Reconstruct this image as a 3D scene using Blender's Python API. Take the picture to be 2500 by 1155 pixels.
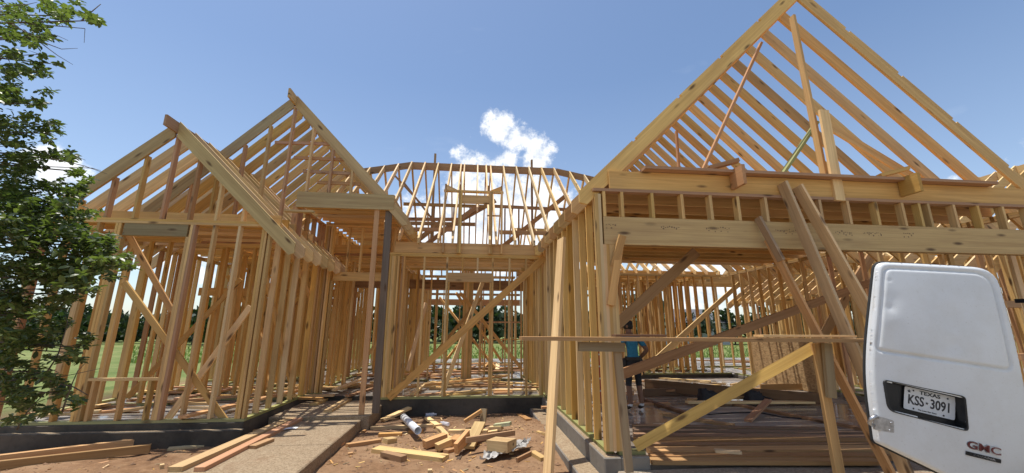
import bpy, bmesh, math, random
import numpy as np
from mathutils import Vector, Matrix, Euler, noise as mnoise
random.seed(7)
S = bpy.context.scene
for o in list(bpy.data.objects): bpy.data.objects.remove(o)
COL = S.collection

# ---------------------------------------------------------------- camera
EYE = 1.35                      # metres above the house slab
FOC, PITCH, YAW, ROLL = 968.25, math.radians(13.067), math.radians(5.797), math.radians(0.196)
_f = Vector((math.sin(YAW)*math.cos(PITCH), math.cos(YAW)*math.cos(PITCH), math.sin(PITCH)))
_r0 = Vector((math.cos(YAW), -math.sin(YAW), 0)); _u0 = _r0.cross(_f)
_r = _r0*math.cos(ROLL)+_u0*math.sin(ROLL); _u = _u0*math.cos(ROLL)-_r0*math.sin(ROLL)
cam_d = bpy.data.cameras.new('camera'); cam = bpy.data.objects.new('camera', cam_d); COL.objects.link(cam)
cam_d.sensor_width = 36; cam_d.lens = FOC/2500*36; cam_d.clip_end = 3000; cam_d.clip_start = 0.05
cam.matrix_world = Matrix(((_r.x,_u.x,-_f.x,0),(_r.y,_u.y,-_f.y,0),(_r.z,_u.z,-_f.z,EYE),(0,0,0,1)))
S.camera = cam

# ---------------------------------------------------------------- sky, sun, exposure
SUN_DIR = Vector((-0.20, 0.075, 1.0)).normalized()
SUN_EL = math.asin(SUN_DIR.z); SUN_AZ = math.atan2(SUN_DIR.x, SUN_DIR.y)
W = bpy.data.worlds.new('World'); S.world = W; W.use_nodes = True
nt = W.node_tree; N = nt.nodes; L = nt.links
for n in list(N): N.remove(n)
def wmath(op, a, b=None, c=None):
    n = N.new('ShaderNodeMath'); n.operation = op
    for i, v in enumerate((a, b, c)):
        if v is None: continue
        if isinstance(v, (int, float)): n.inputs[i].default_value = v
        else: L.new(v, n.inputs[i])
    return n.outputs[0]
sky = N.new('ShaderNodeTexSky'); sky.sky_type = 'NISHITA'; sky.sun_disc = False
sky.sun_elevation = SUN_EL; sky.sun_rotation = SUN_AZ
sky.air_density = 1.0; sky.dust_density = 0.7; sky.ozone_density = 1.2; sky.altitude = 0
tc = N.new('ShaderNodeTexCoord')
nz = N.new('ShaderNodeTexNoise'); nz.inputs['Scale'].default_value = 7.0; nz.inputs['Detail'].default_value = 9; nz.inputs['Roughness'].default_value = 0.62
L.new(tc.outputs['Generated'], nz.inputs['Vector'])
nz2 = N.new('ShaderNodeTexNoise'); nz2.inputs['Scale'].default_value = 2.6; nz2.inputs['Detail'].default_value = 3
L.new(tc.outputs['Generated'], nz2.inputs['Vector'])
sep = N.new('ShaderNodeSeparateXYZ'); L.new(tc.outputs['Generated'], sep.inputs[0])
# cumulus banks: (direction, angular radius)
CLOUDS = [((.060,.878,.474),.05),((.10,.889,.450),.055),((.150,.893,.42),.055),((.085,.908,.408),.04),((.150,.905,.400),.05),
          ((-.03,.95,.30),.10),((.08,.945,.305),.12),((.17,.94,.30),.11),((.02,.96,.25),.2),((.22,.944,.23),.16),((-.12,.96,.22),.14),
          ((.80,.555,.20),.08),((.87,.47,.19),.11),((-.69,.68,.25),.05),((-.55,.8,.14),.08),((.5,.85,.15),.16),
          ((-.9,-.2,.3),.25),((.9,-.3,.3),.25),((.1,-.9,.35),.3),((-.6,-.7,.3),.22),((.95,.15,.25),.18),((-.95,.3,.2),.2)]
field = None
for dvec, rad in CLOUDS:
    v = Vector(dvec).normalized()
    dn = N.new('ShaderNodeVectorMath'); dn.operation = 'DISTANCE'
    L.new(tc.outputs['Generated'], dn.inputs[0]); dn.inputs[1].default_value = v
    k = wmath('SUBTRACT', 1.0, wmath('DIVIDE', dn.outputs['Value'], rad))
    field = k if field is None else wmath('SMOOTH_MAX', field, k, 0.25)
nzf = N.new('ShaderNodeTexNoise'); nzf.inputs['Scale'].default_value = 24.0; nzf.inputs['Detail'].default_value = 8; nzf.inputs['Roughness'].default_value = 0.68
L.new(tc.outputs['Generated'], nzf.inputs['Vector'])
field = wmath('ADD', field, wmath('MULTIPLY', wmath('SUBTRACT', nzf.outputs['Fac'], 0.5), 1.7))
shape = wmath('ADD', field, wmath('MULTIPLY', wmath('SUBTRACT', nz.outputs['Fac'], 0.5), 1.7))
mr = N.new('ShaderNodeMapRange'); mr.interpolation_type = 'SMOOTHSTEP'
mr.inputs['From Min'].default_value = 0.08; mr.inputs['From Max'].default_value = 0.62
L.new(shape, mr.inputs['Value'])
# faint high cirrus veil
mrc = N.new('ShaderNodeMapRange'); mrc.inputs['From Min'].default_value = 0.66; mrc.inputs['From Max'].default_value = 0.95
mrc.inputs['To Max'].default_value = 0.3
mp = N.new('ShaderNodeMapping'); mp.inputs['Scale'].default_value = (1.2, 3.5, 5); mp.inputs['Rotation'].default_value = (0,0.2,.5); L.new(tc.outputs['Generated'], mp.inputs['Vector'])
nz3 = N.new('ShaderNodeTexNoise'); nz3.inputs['Scale'].default_value = 2.2; nz3.inputs['Detail'].default_value = 7; L.new(mp.outputs[0], nz3.inputs['Vector'])
L.new(nz3.outputs['Fac'], mrc.inputs['Value'])
cl = N.new('ShaderNodeMix'); cl.data_type = 'RGBA'
cl.inputs[6].default_value = (4.9, 5.3, 5.9, 1); cl.inputs[7].default_value = (7.6, 7.7, 7.8, 1)
mrs = N.new('ShaderNodeMapRange'); mrs.inputs['From Min'].default_value = 0.36; mrs.inputs['From Max'].default_value = 0.60
L.new(nzf.outputs['Fac'], mrs.inputs['Value']); L.new(mrs.outputs[0], cl.inputs[0])
hz = N.new('ShaderNodeMapRange'); hz.inputs['From Min'].default_value = 0.0; hz.inputs['From Max'].default_value = 0.55
hz.inputs['To Min'].default_value = 0.20; hz.inputs['To Max'].default_value = 0.0
L.new(sep.outputs['Z'], hz.inputs['Value'])
m0 = N.new('ShaderNodeMix'); m0.data_type = 'RGBA'; L.new(hz.outputs[0], m0.inputs[0]); hsv = N.new('ShaderNodeHueSaturation'); hsv.inputs['Saturation'].default_value = 1.03; L.new(sky.outputs[0], hsv.inputs['Color']); L.new(hsv.outputs[0], m0.inputs[6]); m0.inputs[7].default_value = (5.6, 6.2, 7.1, 1)
m1 = N.new('ShaderNodeMix'); m1.data_type = 'RGBA'; L.new(mrc.outputs[0], m1.inputs[0]); L.new(m0.outputs[2], m1.inputs[6]); m1.inputs[7].default_value = (5.8, 6.3, 7.0, 1)
m2 = N.new('ShaderNodeMix'); m2.data_type = 'RGBA'; L.new(mr.outputs[0], m2.inputs[0]); L.new(m1.outputs[2], m2.inputs[6]); L.new(cl.outputs[2], m2.inputs[7])
bg = N.new('ShaderNodeBackground'); bg.inputs['Strength'].default_value = 0.128
L.new(m2.outputs[2], bg.inputs['Color'])
wo = N.new('ShaderNodeOutputWorld'); L.new(bg.outputs[0], wo.inputs[0])
sd = bpy.data.lights.new('sun', 'SUN'); sd.energy = 4.2; sd.angle = math.radians(0.55); sd.color = (1.0, 0.95, 0.87)
sun = bpy.data.objects.new('sun', sd); COL.objects.link(sun); sun.rotation_euler = SUN_DIR.to_track_quat('Z', 'Y').to_euler(); sun.location = (0, 0, 30)
S.view_settings.view_transform = 'Standard'; S.view_settings.look = 'None'; S.view_settings.exposure = 0.35; S.view_settings.gamma = 1
S.view_settings.use_curve_mapping = False
S.cycles.max_bounces = 8; S.cycles.diffuse_bounces = 5; S.cycles.transparent_max_bounces = 8

# ---------------------------------------------------------------- measuring: where a sight line of the survey meets a plane
def _ray(px, py): return _r*((px-1250)/FOC) + _u*((577.5-py)/FOC) + _f
def onY(px, py, Y): v = _ray(px, py); t = Y/v.y; return Vector((v.x*t, Y, EYE+v.z*t))
def onX(px, py, X): v = _ray(px, py); t = X/v.x; return Vector((X, v.y*t, EYE+v.z*t))
def onZ(px, py, Z): v = _ray(px, py); t = (Z-EYE)/v.z; return Vector((v.x*t, v.y*t, Z))

# ---------------------------------------------------------------- materials
def newmat(name):
    m = bpy.data.materials.new(name); m.use_nodes = True
    t = m.node_tree; b = t.nodes['Principled BSDF']
    return m, t, b
def node(t, typ, **kw):
    n = t.nodes.new(typ)
    for k, v in kw.items(): setattr(n, k, v)
    return n
def setin(n, **kw):
    for k, v in kw.items(): n.inputs[k.replace('_', ' ')].default_value = v
def mixc(t, fac, a, b, mode='MIX'):
    n = t.nodes.new('ShaderNodeMix'); n.data_type = 'RGBA'; n.blend_type = mode
    for i, v in ((0, fac), (6, a), (7, b)):
        if hasattr(v, 'is_output'): t.links.new(v, n.inputs[i])
        elif isinstance(v, (int, float)): n.inputs[i].default_value = v
        else: n.inputs[i].default_value = tuple(v)+((1,) if len(v) == 3 else ())
    return n.outputs[2]
def mth(t, op, a, b=0.0):
    n = t.nodes.new('ShaderNodeMath'); n.operation = op
    for i, v in enumerate((a, b)):
        if hasattr(v, 'is_output'): t.links.new(v, n.inputs[i])
        else: n.inputs[i].default_value = v
    return n.outputs[0]
def rng(t, v, a, b, c=0.0, d=1.0):
    n = t.nodes.new('ShaderNodeMapRange'); t.links.new(v, n.inputs['Value'])
    setin(n, From_Min=a, From_Max=b, To_Min=c, To_Max=d); return n.outputs[0]
def noise_(t, vec, scale, detail=4, rough=0.55, dist=0.0):
    n = t.nodes.new('ShaderNodeTexNoise'); setin(n, Scale=scale, Detail=detail, Roughness=rough, Distortion=dist)
    if vec is not None: t.links.new(vec, n.inputs['Vector'])
    return n.outputs['Fac']
def mapping(t, vec, sc, loc=(0,0,0)):
    n = t.nodes.new('ShaderNodeMapping'); n.inputs['Scale'].default_value = sc; n.inputs['Location'].default_value = loc
    t.links.new(vec, n.inputs['Vector']); return n.outputs[0]

def wood_material(name, merged):
    m, t, b = newmat(name)
    at = node(t, 'ShaderNodeAttribute', attribute_name='gc')
    oi = node(t, 'ShaderNodeObjectInfo')
    vm = node(t, 'ShaderNodeVectorMath', operation='ADD'); t.links.new(at.outputs['Vector'], vm.inputs[0])
    if merged:
        ti = node(t, 'ShaderNodeAttribute', attribute_name='tint'); base = ti.outputs['Color']; rnd = None
    else:
        base = oi.outputs['Color']; rnd = oi.outputs['Random']
        sc = node(t, 'ShaderNodeVectorMath', operation='SCALE'); sc.inputs[0].default_value = (37.3, 11.7, 5.9); t.links.new(rnd, sc.inputs['Scale'])
        t.links.new(sc.outputs[0], vm.inputs[1])
    v = vm.outputs[0]
    fine = noise_(t, mapping(t, v, (2.5, 90, 90)), 1.0, 3, .6)
    band = noise_(t, mapping(t, v, (0.55, 16, 16)), 1.0, 3, .55, .8)
    blot = noise_(t, mapping(t, v, (1.3, 4, 4)), 1.0, 3)
    g = mth(t, 'ADD', mth(t, 'MULTIPLY', rng(t, fine, .3, .7), .34), mth(t, 'MULTIPLY', rng(t, band, .32, .68), .66))
    col = mixc(t, g, (.74, .66, .58), (1.13, 1.11, 1.06))
    col = mixc(t, 1.0, base, col, 'MULTIPLY')
    col = mixc(t, rng(t, blot, .48, .78, 0, .32), col, (.33, .20, .10))
    vo = node(t, 'ShaderNodeTexVoronoi'); t.links.new(mapping(t, v, (2.6, 9, 9)), vo.inputs['Vector']); vo.inputs['Scale'].default_value = 1
    sepc = node(t, 'ShaderNodeSeparateColor'); t.links.new(vo.outputs['Color'], sepc.inputs[0])
    kn = mth(t, 'MULTIPLY', rng(t, vo.outputs['Distance'], .10, .26, 1, 0), rng(t, sepc.outputs[0], .66, .70))
    col = mixc(t, mth(t, 'MULTIPLY', kn, .85), col, (.085, .042, .02))
    if rnd is not None:
        hs = node(t, 'ShaderNodeHueSaturation'); t.links.new(col, hs.inputs['Color'])
        t.links.new(rng(t, rnd, 0, 1, .78, 1.17), hs.inputs['Value']); r2 = mth(t, 'FRACT', mth(t, 'MULTIPLY', rnd, 17.3)); t.links.new(rng(t, r2, 0, 1, .495, .503), hs.inputs['Hue']); t.links.new(rng(t, mth(t, 'FRACT', mth(t, 'MULTIPLY', rnd, 51.7)), 0, 1, .92, 1.08), hs.inputs['Saturation']); col = hs.outputs[0]
    t.links.new(col, b.inputs['Base Color'])
    setin(b, Roughness=.72, Specular_IOR_Level=.25)
    bp = node(t, 'ShaderNodeBump'); setin(bp, Strength=.25, Distance=.004); t.links.new(g, bp.inputs['Height']); t.links.new(bp.outputs[0], b.inputs['Normal'])
    return m
M_WOOD = wood_material('lumber', False); M_WOODM = wood_material('lumber_merged', True)
PINE = (.69,.475,.205); PALE = (.77,.58,.32); RED = (.50,.295,.16); GREY = (.30,.245,.15); DARK = (.40,.25,.13); TREAT = (.33,.35,.16); GOLD = (.62,.375,.135)
def tint(c, j=.08):
    k = 1+random.uniform(-j, j)*1.2
    return (c[0]*k*(1+random.uniform(-j,j)*.3), c[1]*k, c[2]*k*(1+random.uniform(-j,j)), 1)
def rwood():
    r = random.random()
    return PINE if r < .62 else GOLD if r < .80 else PALE if r < .93 else RED

def plain(name, col, rough=.6, metal=0.0, nscale=0, namt=.0, bump=0.0, spec=.5):
    m, t, b = newmat(name)
    setin(b, Roughness=rough, Metallic=metal, Specular_IOR_Level=spec)
    if nscale:
        g = node(t, 'ShaderNodeNewGeometry'); n = noise_(t, g.outputs['Position'], nscale, 5, .6)
        c = mixc(t, rng(t, n, .3, .7), [x*(1-namt) for x in col], [min(1, x*(1+namt)) for x in col]); t.links.new(c, b.inputs['Base Color'])
        if bump:
            bp = node(t, 'ShaderNodeBump'); setin(bp, Strength=bump, Distance=.01); t.links.new(n, bp.inputs['Height']); t.links.new(bp.outputs[0], b.inputs['Normal'])
    else: b.inputs['Base Color'].default_value = tuple(col)+(1,)
    return m

def ground_material():
    m, t, b = newmat('dirt_and_field')
    g = node(t, 'ShaderNodeNewGeometry'); P = g.outputs['Position']
    sp = node(t, 'ShaderNodeSeparateXYZ'); t.links.new(P, sp.inputs[0])
    n1 = noise_(t, P, 1.3, 6, .6); n2 = noise_(t, P, 9, 6, .65); n3 = noise_(t, P, 60, 4, .6)
    dirt = mixc(t, rng(t, n2, .3, .7), (.145, .078, .04), (.285, .168, .092))
    dirt = mixc(t, rng(t, n1, .42, .68), dirt, (.32, .205, .12))
    dirt = mixc(t, rng(t, n3, .52, .75, 0, .55), dirt, (.12, .07, .04))
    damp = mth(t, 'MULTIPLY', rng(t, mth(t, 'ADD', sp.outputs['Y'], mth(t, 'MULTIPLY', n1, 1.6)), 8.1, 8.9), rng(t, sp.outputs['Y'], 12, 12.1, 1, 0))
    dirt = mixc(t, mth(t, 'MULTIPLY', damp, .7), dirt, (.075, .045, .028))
    dust = noise_(t, P, 2.7, 7, .7); dirt = mixc(t, rng(t, dust, .56, .72, 0, .5), dirt, (.36, .25, .145))
    grass = mixc(t, rng(t, n1, .3, .7), (.085, .13, .035), (.19, .22, .07))
    grass = mixc(t, rng(t, noise_(t, P, .25, 4), .4, .65, 0, .5), grass, (.27, .27, .11))
    far = mth(t, 'ADD', rng(t, mth(t, 'ADD', sp.outputs['Y'], mth(t, 'MULTIPLY', n1, 3)), 21.0, 22.0), rng(t, mth(t, 'ABSOLUTE', mth(t, 'ADD', sp.outputs['X'], -4.5)), 13.0, 14.5))
    far = mth(t, 'MINIMUM', far, 1.0)
    c = mixc(t, far, dirt, grass); t.links.new(c, b.inputs['Base Color']); setin(b, Roughness=.95, Specular_IOR_Level=.15)
    h = mth(t, 'ADD', mth(t, 'MULTIPLY', n2, .7), mth(t, 'MULTIPLY', n3, .4))
    bp = node(t, 'ShaderNodeBump'); setin(bp, Strength=.7, Distance=.03); t.links.new(h, bp.inputs['Height']); t.links.new(bp.outputs[0], b.inputs['Normal'])
    return m
def concrete_material(name, c1, c2, agg=0.0, wet=False, rough=.85):
    m, t, b = newmat(name)
    g = node(t, 'ShaderNodeNewGeometry'); P = g.outputs['Position']
    n1 = noise_(t, P, .9, 6, .6); n2 = noise_(t, P, 14, 5, .6); n3 = noise_(t, P, 150, 2, .6)
    c = mixc(t, rng(t, n1, .32, .68), c1, c2)
    c = mixc(t, rng(t, n2, .5, .8, 0, .4), c, [x*.55 for x in c1])
    if agg:
        vo = node(t, 'ShaderNodeTexVoronoi'); setin(vo, Scale=70); t.links.new(P, vo.inputs['Vector'])
        sv = node(t, 'ShaderNodeSeparateColor'); t.links.new(vo.outputs['Color'], sv.inputs[0]); c = mixc(t, agg, c, mixc(t, sv.outputs[0], (.10,.075,.05), (.62,.52,.38)))
        c = mixc(t, rng(t, n3, .4, .7, 0, .45), c, [x*.4 for x in c1])
        c = mixc(t, rng(t, noise_(t, P, 2.1, 7, .7), .54, .74, 0, .75), c, (.21, .125, .07))
    t.links.new(c, b.inputs['Base Color'])
    if wet:
        w = rng(t, noise_(t, P, .55, 3), .44, .52)
        t.links.new(rng(t, w, 0, 1, .6, .12), b.inputs['Roughness']); setin(b, Specular_IOR_Level=.5)
    else: setin(b, Roughness=rough, Specular_IOR_Level=.25)
    bp = node(t, 'ShaderNodeBump'); setin(bp, Strength=.35 if not wet else .05, Distance=.006); t.links.new(mth(t, 'ADD', n2, n3), bp.inputs['Height']); t.links.new(bp.outputs[0], b.inputs['Normal'])
    return m
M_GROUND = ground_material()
M_SLAB = concrete_material('slab_concrete', (.20,.175,.145), (.30,.27,.23), wet=True)
M_GARAGE = concrete_material('garage_concrete', (.21,.175,.14), (.31,.265,.22), wet=True)
M_FORM = concrete_material('shaded_stained_concrete_edge', (.035,.032,.028), (.14,.118,.092))  # form stain and mud, with the face's shade put into the dark tone
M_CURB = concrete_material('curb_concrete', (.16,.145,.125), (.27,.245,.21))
M_WALK = concrete_material('aggregate_concrete', (.27,.185,.105), (.36,.26,.155), agg=.35)
M_DRIVE = concrete_material('driveway_concrete', (.25,.20,.15), (.34,.28,.21), agg=.35)
M_FOAM = plain('black_sill_foam', (.02,.02,.02), .6)

# ---------------------------------------------------------------- object helpers
WM = {}
def link(o, parent=None, mw=None):
    COL.objects.link(o)
    mw = mw or Matrix()
    if parent is not None:
        o.parent = parent; o.matrix_basis = WM[parent].inverted() @ mw
    else: o.matrix_basis = mw
    WM[o] = mw.copy(); return o
def tag(o, label=None, cat=None, group=None, kind=None):
    for k, v in (('label', label), ('category', cat), ('group', group), ('kind', kind)):
        if v: o[k] = v
    return o
def thing(name, label, cat, loc, group=None):
    o = bpy.data.objects.new(name, None); o.empty_display_size = .2
    link(o, None, Matrix.Translation(Vector(loc))); return tag(o, label, cat, group)
def mesh_from(name, verts, faces, mats, gc=None, smooth=False, fmat=None):
    me = bpy.data.meshes.new(name); me.from_pydata([tuple(v) for v in verts], [], faces)
    for m in (mats if isinstance(mats, (list, tuple)) else [mats]): me.materials.append(m)
    if gc is not None:
        a = me.attributes.new('gc', 'FLOAT_VECTOR', 'POINT'); a.data.foreach_set('vector', np.array(gc, 'f').ravel())
    if smooth: me.polygons.foreach_set('use_smooth', [True]*len(me.polygons))
    if fmat: me.polygons.foreach_set('material_index', fmat)
    me.update(); return me
BOXF = [(0,3,2,1),(4,5,6,7),(0,1,5,4),(1,2,6,5),(2,3,7,6),(3,0,4,7)]
def boxv(x0,x1,y0,y1,z0,z1): return [(x0,y0,z0),(x1,y0,z0),(x1,y1,z0),(x0,y1,z0),(x0,y0,z1),(x1,y0,z1),(x1,y1,z1),(x0,y1,z1)]
_bc = {}
def lumber_mesh(Ln, w, h):
    k = (round(Ln, 2), round(w, 3), round(h, 3))
    if k not in _bc:
        Ln, w, h = k
        v = boxv(-Ln/2, Ln/2, -w/2, w/2, -h/2, h/2)
        _bc[k] = mesh_from('lumber', v, BOXF, M_WOOD, gc=v)
    return _bc[k]
def frame(a, b, up):
    x = (b-a).normalized(); z = up - x*up.dot(x)
    if z.length < 1e-4: z = Vector((0,1,0)) - x*x.y
    z.normalize(); y = z.cross(x); c = (a+b)/2
    return Matrix(((x.x,y.x,z.x,c.x),(x.y,y.y,z.y,c.y),(x.z,y.z,z.z,c.z),(0,0,0,1)))
MERGE = {}
def member(name, a, b, w, h, parent=None, up=(0,0,1), col=None, stuff=None, jit=.08):
    """one stick of lumber from a to b; w = thickness, h = depth along up"""
    a = Vector(a); b = Vector(b); Mx = frame(a, b, Vector(up)); Ln = (b-a).length
    c = tint(col or rwood(), jit)
    if stuff:
        MERGE.setdefault(stuff, []).append((Mx, boxv(-Ln/2, Ln/2, -w/2, w/2, -h/2, h/2), BOXF, c)); return None
    o = bpy.data.objects.new(name, lumber_mesh(Ln, w, h)); o.color = c
    return link(o, parent, Mx)
def flush(key, name, parent):
    V, F, G, T = [], [], [], []
    for Mx, v, f, c in MERGE.pop(key, []):
        n = len(V); off = Vector((random.random()*40, random.random()*9, random.random()*9))
        V += [Mx @ Vector(p) for p in v]; F += [tuple(i+n for i in q) for q in f]
        G += [tuple(Vector(p)+off) for p in v]; T += [c]*len(v)
    if not V: return
    P = WM[parent].inverted()
    me = mesh_from(name, [P @ v for v in V], F, M_WOODM, gc=G)
    a = me.attributes.new('tint', 'FLOAT_COLOR', 'POINT'); a.data.foreach_set('color', np.array(T, 'f').ravel())
    o = bpy.data.objects.new(name, me); link(o, parent, WM[parent]); o['kind'] = 'stuff'; return o
_rc = {}
def rafter(name, top, eave, parent=None, w=.038, h=.184, col=None, stuff=None, notches=None, tail_cut=True):
    """rafter whose upper edge runs from top to eave, plumb cut at both ends; optional notches in the upper edge"""
    top = Vector(top); eave = Vector(eave)
    d = eave-top; run = math.hypot(d.x, d.y); drop = -d.z; Ln = d.length
    hv = h*Ln/run
    if notches:
        poly = [(0, 0)]
        for s0, s1, dp in notches:
            n = (-drop/Ln*dp, -run/Ln*dp)
            poly += [(run*s0, -drop*s0), (run*s0+n[0], -drop*s0+n[1]), (run*s1+n[0], -drop*s1+n[1]), (run*s1, -drop*s1)]
        poly += [(run, -drop), (run, -drop-hv*(.55 if tail_cut else 1)), (run-hv*.45*run/max(drop,.01)*0, -drop-hv*.55)][:2]
        poly += [(0, -hv)] if not tail_cut else [(run-.10, -drop-hv+.10*drop/run), (0, -hv)]
    else:
        poly = [(0, 0), (run, -drop), (run, -drop-hv*.6), (run-.08, -drop-hv+.08*drop/run), (0, -hv)]
    key = (round(run,2), round(drop,2), round(h,3), bool(notches))
    n = len(poly)
    v = [(x, -w/2, z) for x, z in poly] + [(x, w/2, z) for x, z in poly]
    f = [tuple(range(n)), tuple(range(2*n-1, n-1, -1))] + [(i+n, (i+1) % n+n, (i+1) % n, i) for i in range(n)]
    cs, sn = run/Ln, drop/Ln
    g = [(x*cs - z*sn, y, x*sn + z*cs) for x, y, z in v]
    xd = Vector((d.x/run, d.y/run, 0)); yd = Vector((0,0,1)).cross(xd)
    Mx = Matrix(((xd.x,yd.x,0,top.x),(xd.y,yd.y,0,top.y),(0,0,1,top.z),(0,0,0,1)))
    c = tint(col or rwood())
    if stuff:
        MERGE.setdefault(stuff, []).append((Mx, v, f, c)); return None
    if key not in _rc or notches: _rc[key] = mesh_from('rafter', v, f, M_WOOD, gc=g)
    o = bpy.data.objects.new(name, _rc[key]); o.color = c
    return link(o, parent, Mx)
def box_struct(name, x0,x1,y0,y1,z0,z1, mat, bevel=.012, topmat=None):
    bm = bmesh.new(); vs = [bm.verts.new(p) for p in boxv(x0,x1,y0,y1,z0,z1)]
    for f in BOXF: bm.faces.new([vs[i] for i in f])
    if bevel: bmesh.ops.bevel(bm, geom=list(bm.edges), offset=bevel, segments=1, affect='EDGES')
    me = bpy.data.meshes.new(name); bm.normal_update(); bm.to_mesh(me); bm.free(); me.materials.append(mat)
    if topmat:
        me.materials.append(topmat)
        for p in me.polygons:
            if p.normal.z > .9: p.material_index = 1
    o = bpy.data.objects.new(name, me); link(o); o['kind'] = 'structure'; return o

# ================================================================ THE SETTING
def gz(x, y):
    """height of the bare dirt"""
    if y > 30 or abs(x) > 30: return -.36
    k = mnoise.fractal(Vector((x*.9, y*.9, 3.1)), 1.0, 2.0, 4)*.035 + mnoise.fractal(Vector((x*3.5, y*3.5, 1.7)), 1.0, 2.0, 3)*.014
    z = -.33 + k
    z += .13*math.exp(-((x-1.0)**2/.35+(y-6.9)**2/1.6)) + .06*math.exp(-((x+.6)**2/.8+(y-7.9)**2/.3))
    z += .07*math.exp(-((x+4.5)**2/3+(y-5.6)**2/.5))
    return z
def axis(lo, hi, d0, d1, step, far):
    a = list(np.arange(d0, d1+1e-6, step)); v = d1; s = step
    while v < hi: s *= 1.5; v += s; a.append(v)
    v = d0; s = step; b = []
    while v > lo: s *= 1.5; v -= s; b.append(v)
    return b[::-1]+a
xs = axis(-900, 900, -7.5, 3.0, .06, 0); ys = axis(-60, 1500, 3.2, 8.6, .06, 0)
gv = [(x, y, gz(x, y)) for y in ys for x in xs]; nx = len(xs)
gf = [(j*nx+i, j*nx+i+1, (j+1)*nx+i+1, (j+1)*nx+i) for j in range(len(ys)-1) for i in range(nx-1)]
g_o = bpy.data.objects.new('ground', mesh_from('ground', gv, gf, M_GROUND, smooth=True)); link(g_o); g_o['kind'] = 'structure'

XL, XR = -6.72, -3.28           # left wing
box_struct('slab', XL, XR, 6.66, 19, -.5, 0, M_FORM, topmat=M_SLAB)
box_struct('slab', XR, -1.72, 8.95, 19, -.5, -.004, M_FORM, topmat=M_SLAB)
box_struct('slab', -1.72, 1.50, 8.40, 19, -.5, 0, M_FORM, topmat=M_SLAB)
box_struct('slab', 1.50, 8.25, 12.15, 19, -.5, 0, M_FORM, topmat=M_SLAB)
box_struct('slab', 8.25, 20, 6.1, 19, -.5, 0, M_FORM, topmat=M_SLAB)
box_struct('foundation_ledge', XL-.07, XR+.04, 6.56, 6.659, -.5, -.085, M_FORM, topmat=M_WALK)  # paler top: sunlight along the ledge is put into its colour
box_struct('porch_floor', XR, -1.66, 7.42, 8.95, -.5, -.09, M_WALK)
for i, (y0, y1) in enumerate(((5.95, 7.41), (4.42, 5.94), (2.9, 4.41), (1.4, 2.89), (-2, 1.39))):
    box_struct('walkway', -3.16, -1.79, y0, y1, -.5, -.15, M_WALK)
box_struct('garage_floor', 1.66, 8.12, 4.66, 12.15, -.5, -.10, M_GARAGE)
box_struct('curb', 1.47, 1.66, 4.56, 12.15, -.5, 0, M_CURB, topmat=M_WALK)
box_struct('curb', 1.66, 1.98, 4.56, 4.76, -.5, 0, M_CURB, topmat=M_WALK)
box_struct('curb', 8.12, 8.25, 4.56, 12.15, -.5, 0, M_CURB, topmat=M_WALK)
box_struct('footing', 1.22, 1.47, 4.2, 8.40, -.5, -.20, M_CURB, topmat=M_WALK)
box_struct('driveway', 1.60, 9.0, 2.9, 4.55, -.5, -.125, M_DRIVE)
box_struct('driveway', 1.60, 9.0, -4, 2.89, -.6, -.14, M_DRIVE)
box_struct('path', -2, 9, 20.4, 22.2, -.5, -.33, plain('pale_gravel', (.62,.58,.50), .9, nscale=3, namt=.15))
PX0 = []

# ================================================================ THE HOUSE FRAME
HOUSE = thing('house_frame', 'unfinished pine house frame with open gabled roofs on a concrete slab', 'house frame', (0, 8, 0))
ST, SD = .038, .089
TREATED = TREAT
def wall(p0, p1, z1, studs, z0=0.0, name='stud_wall', stuff=None, foam=True, plates=2, sdep=SD, zs=None, skip_sole=(), first=None):
    """a framed wall from p0 to p1 (x or y run). The part itself is the sole plate; studs and plates are its pieces."""
    p0 = Vector((p0[0], p0[1], 0)); p1 = Vector((p1[0], p1[1], 0)); d = (p1-p0).normalized(); Lw = (p1-p0).length
    nrm = Vector((-d.y, d.x, 0))
    part = None
    segs = []; s = 0
    for a, b in sorted(skip_sole): segs.append((s, a)); s = b
    segs.append((s, Lw))
    for a, b in segs:
        if b-a < .05: continue
        A = p0+d*a+Vector((0,0,z0+.022)); B = p0+d*b+Vector((0,0,z0+.022))
        if stuff: member('x', A, B, sdep, .038, stuff=stuff, col=TREATED)
        elif part is None: part = member(name, A, B, sdep, .038, HOUSE, col=TREATED)
        else: member('sole_plate', A, B, sdep, .038, part, col=TREATED)
    zt = z1-.038*plates
    for k in range(plates):
        e = .0 if k == 0 else .02
        A = p0+d*(-e)+Vector((0,0,zt+.019+.038*k+.001*k)); B = p1+d*e+Vector((0,0,zt+.019+.038*k+.001*k))
        member('top_plate', A, B, sdep+.002*k, .038, part, col=PINE, stuff=stuff)
    for it in studs:
        s, za, zb = it if isinstance(it, tuple) else (it, z0+.041, zt)
        jj = random.uniform(-.004, .004)
        q = p0+d*s
        member('stud' if zb-za > 1.2 else 'cripple_stud', q+Vector((0,0,za)), q+d*jj+Vector((0,0,zb)), ST, sdep-.003, part, up=nrm, stuff=stuff, col=(it[3] if isinstance(it, tuple) and len(it) > 3 else None))
    return part, p0, d
def regular(L0, L1, sp=.406): 
    r = []; s = L0
    while s <= L1+1e-6: r.append(s); s += sp
    return r
ZT = 3.04
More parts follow.
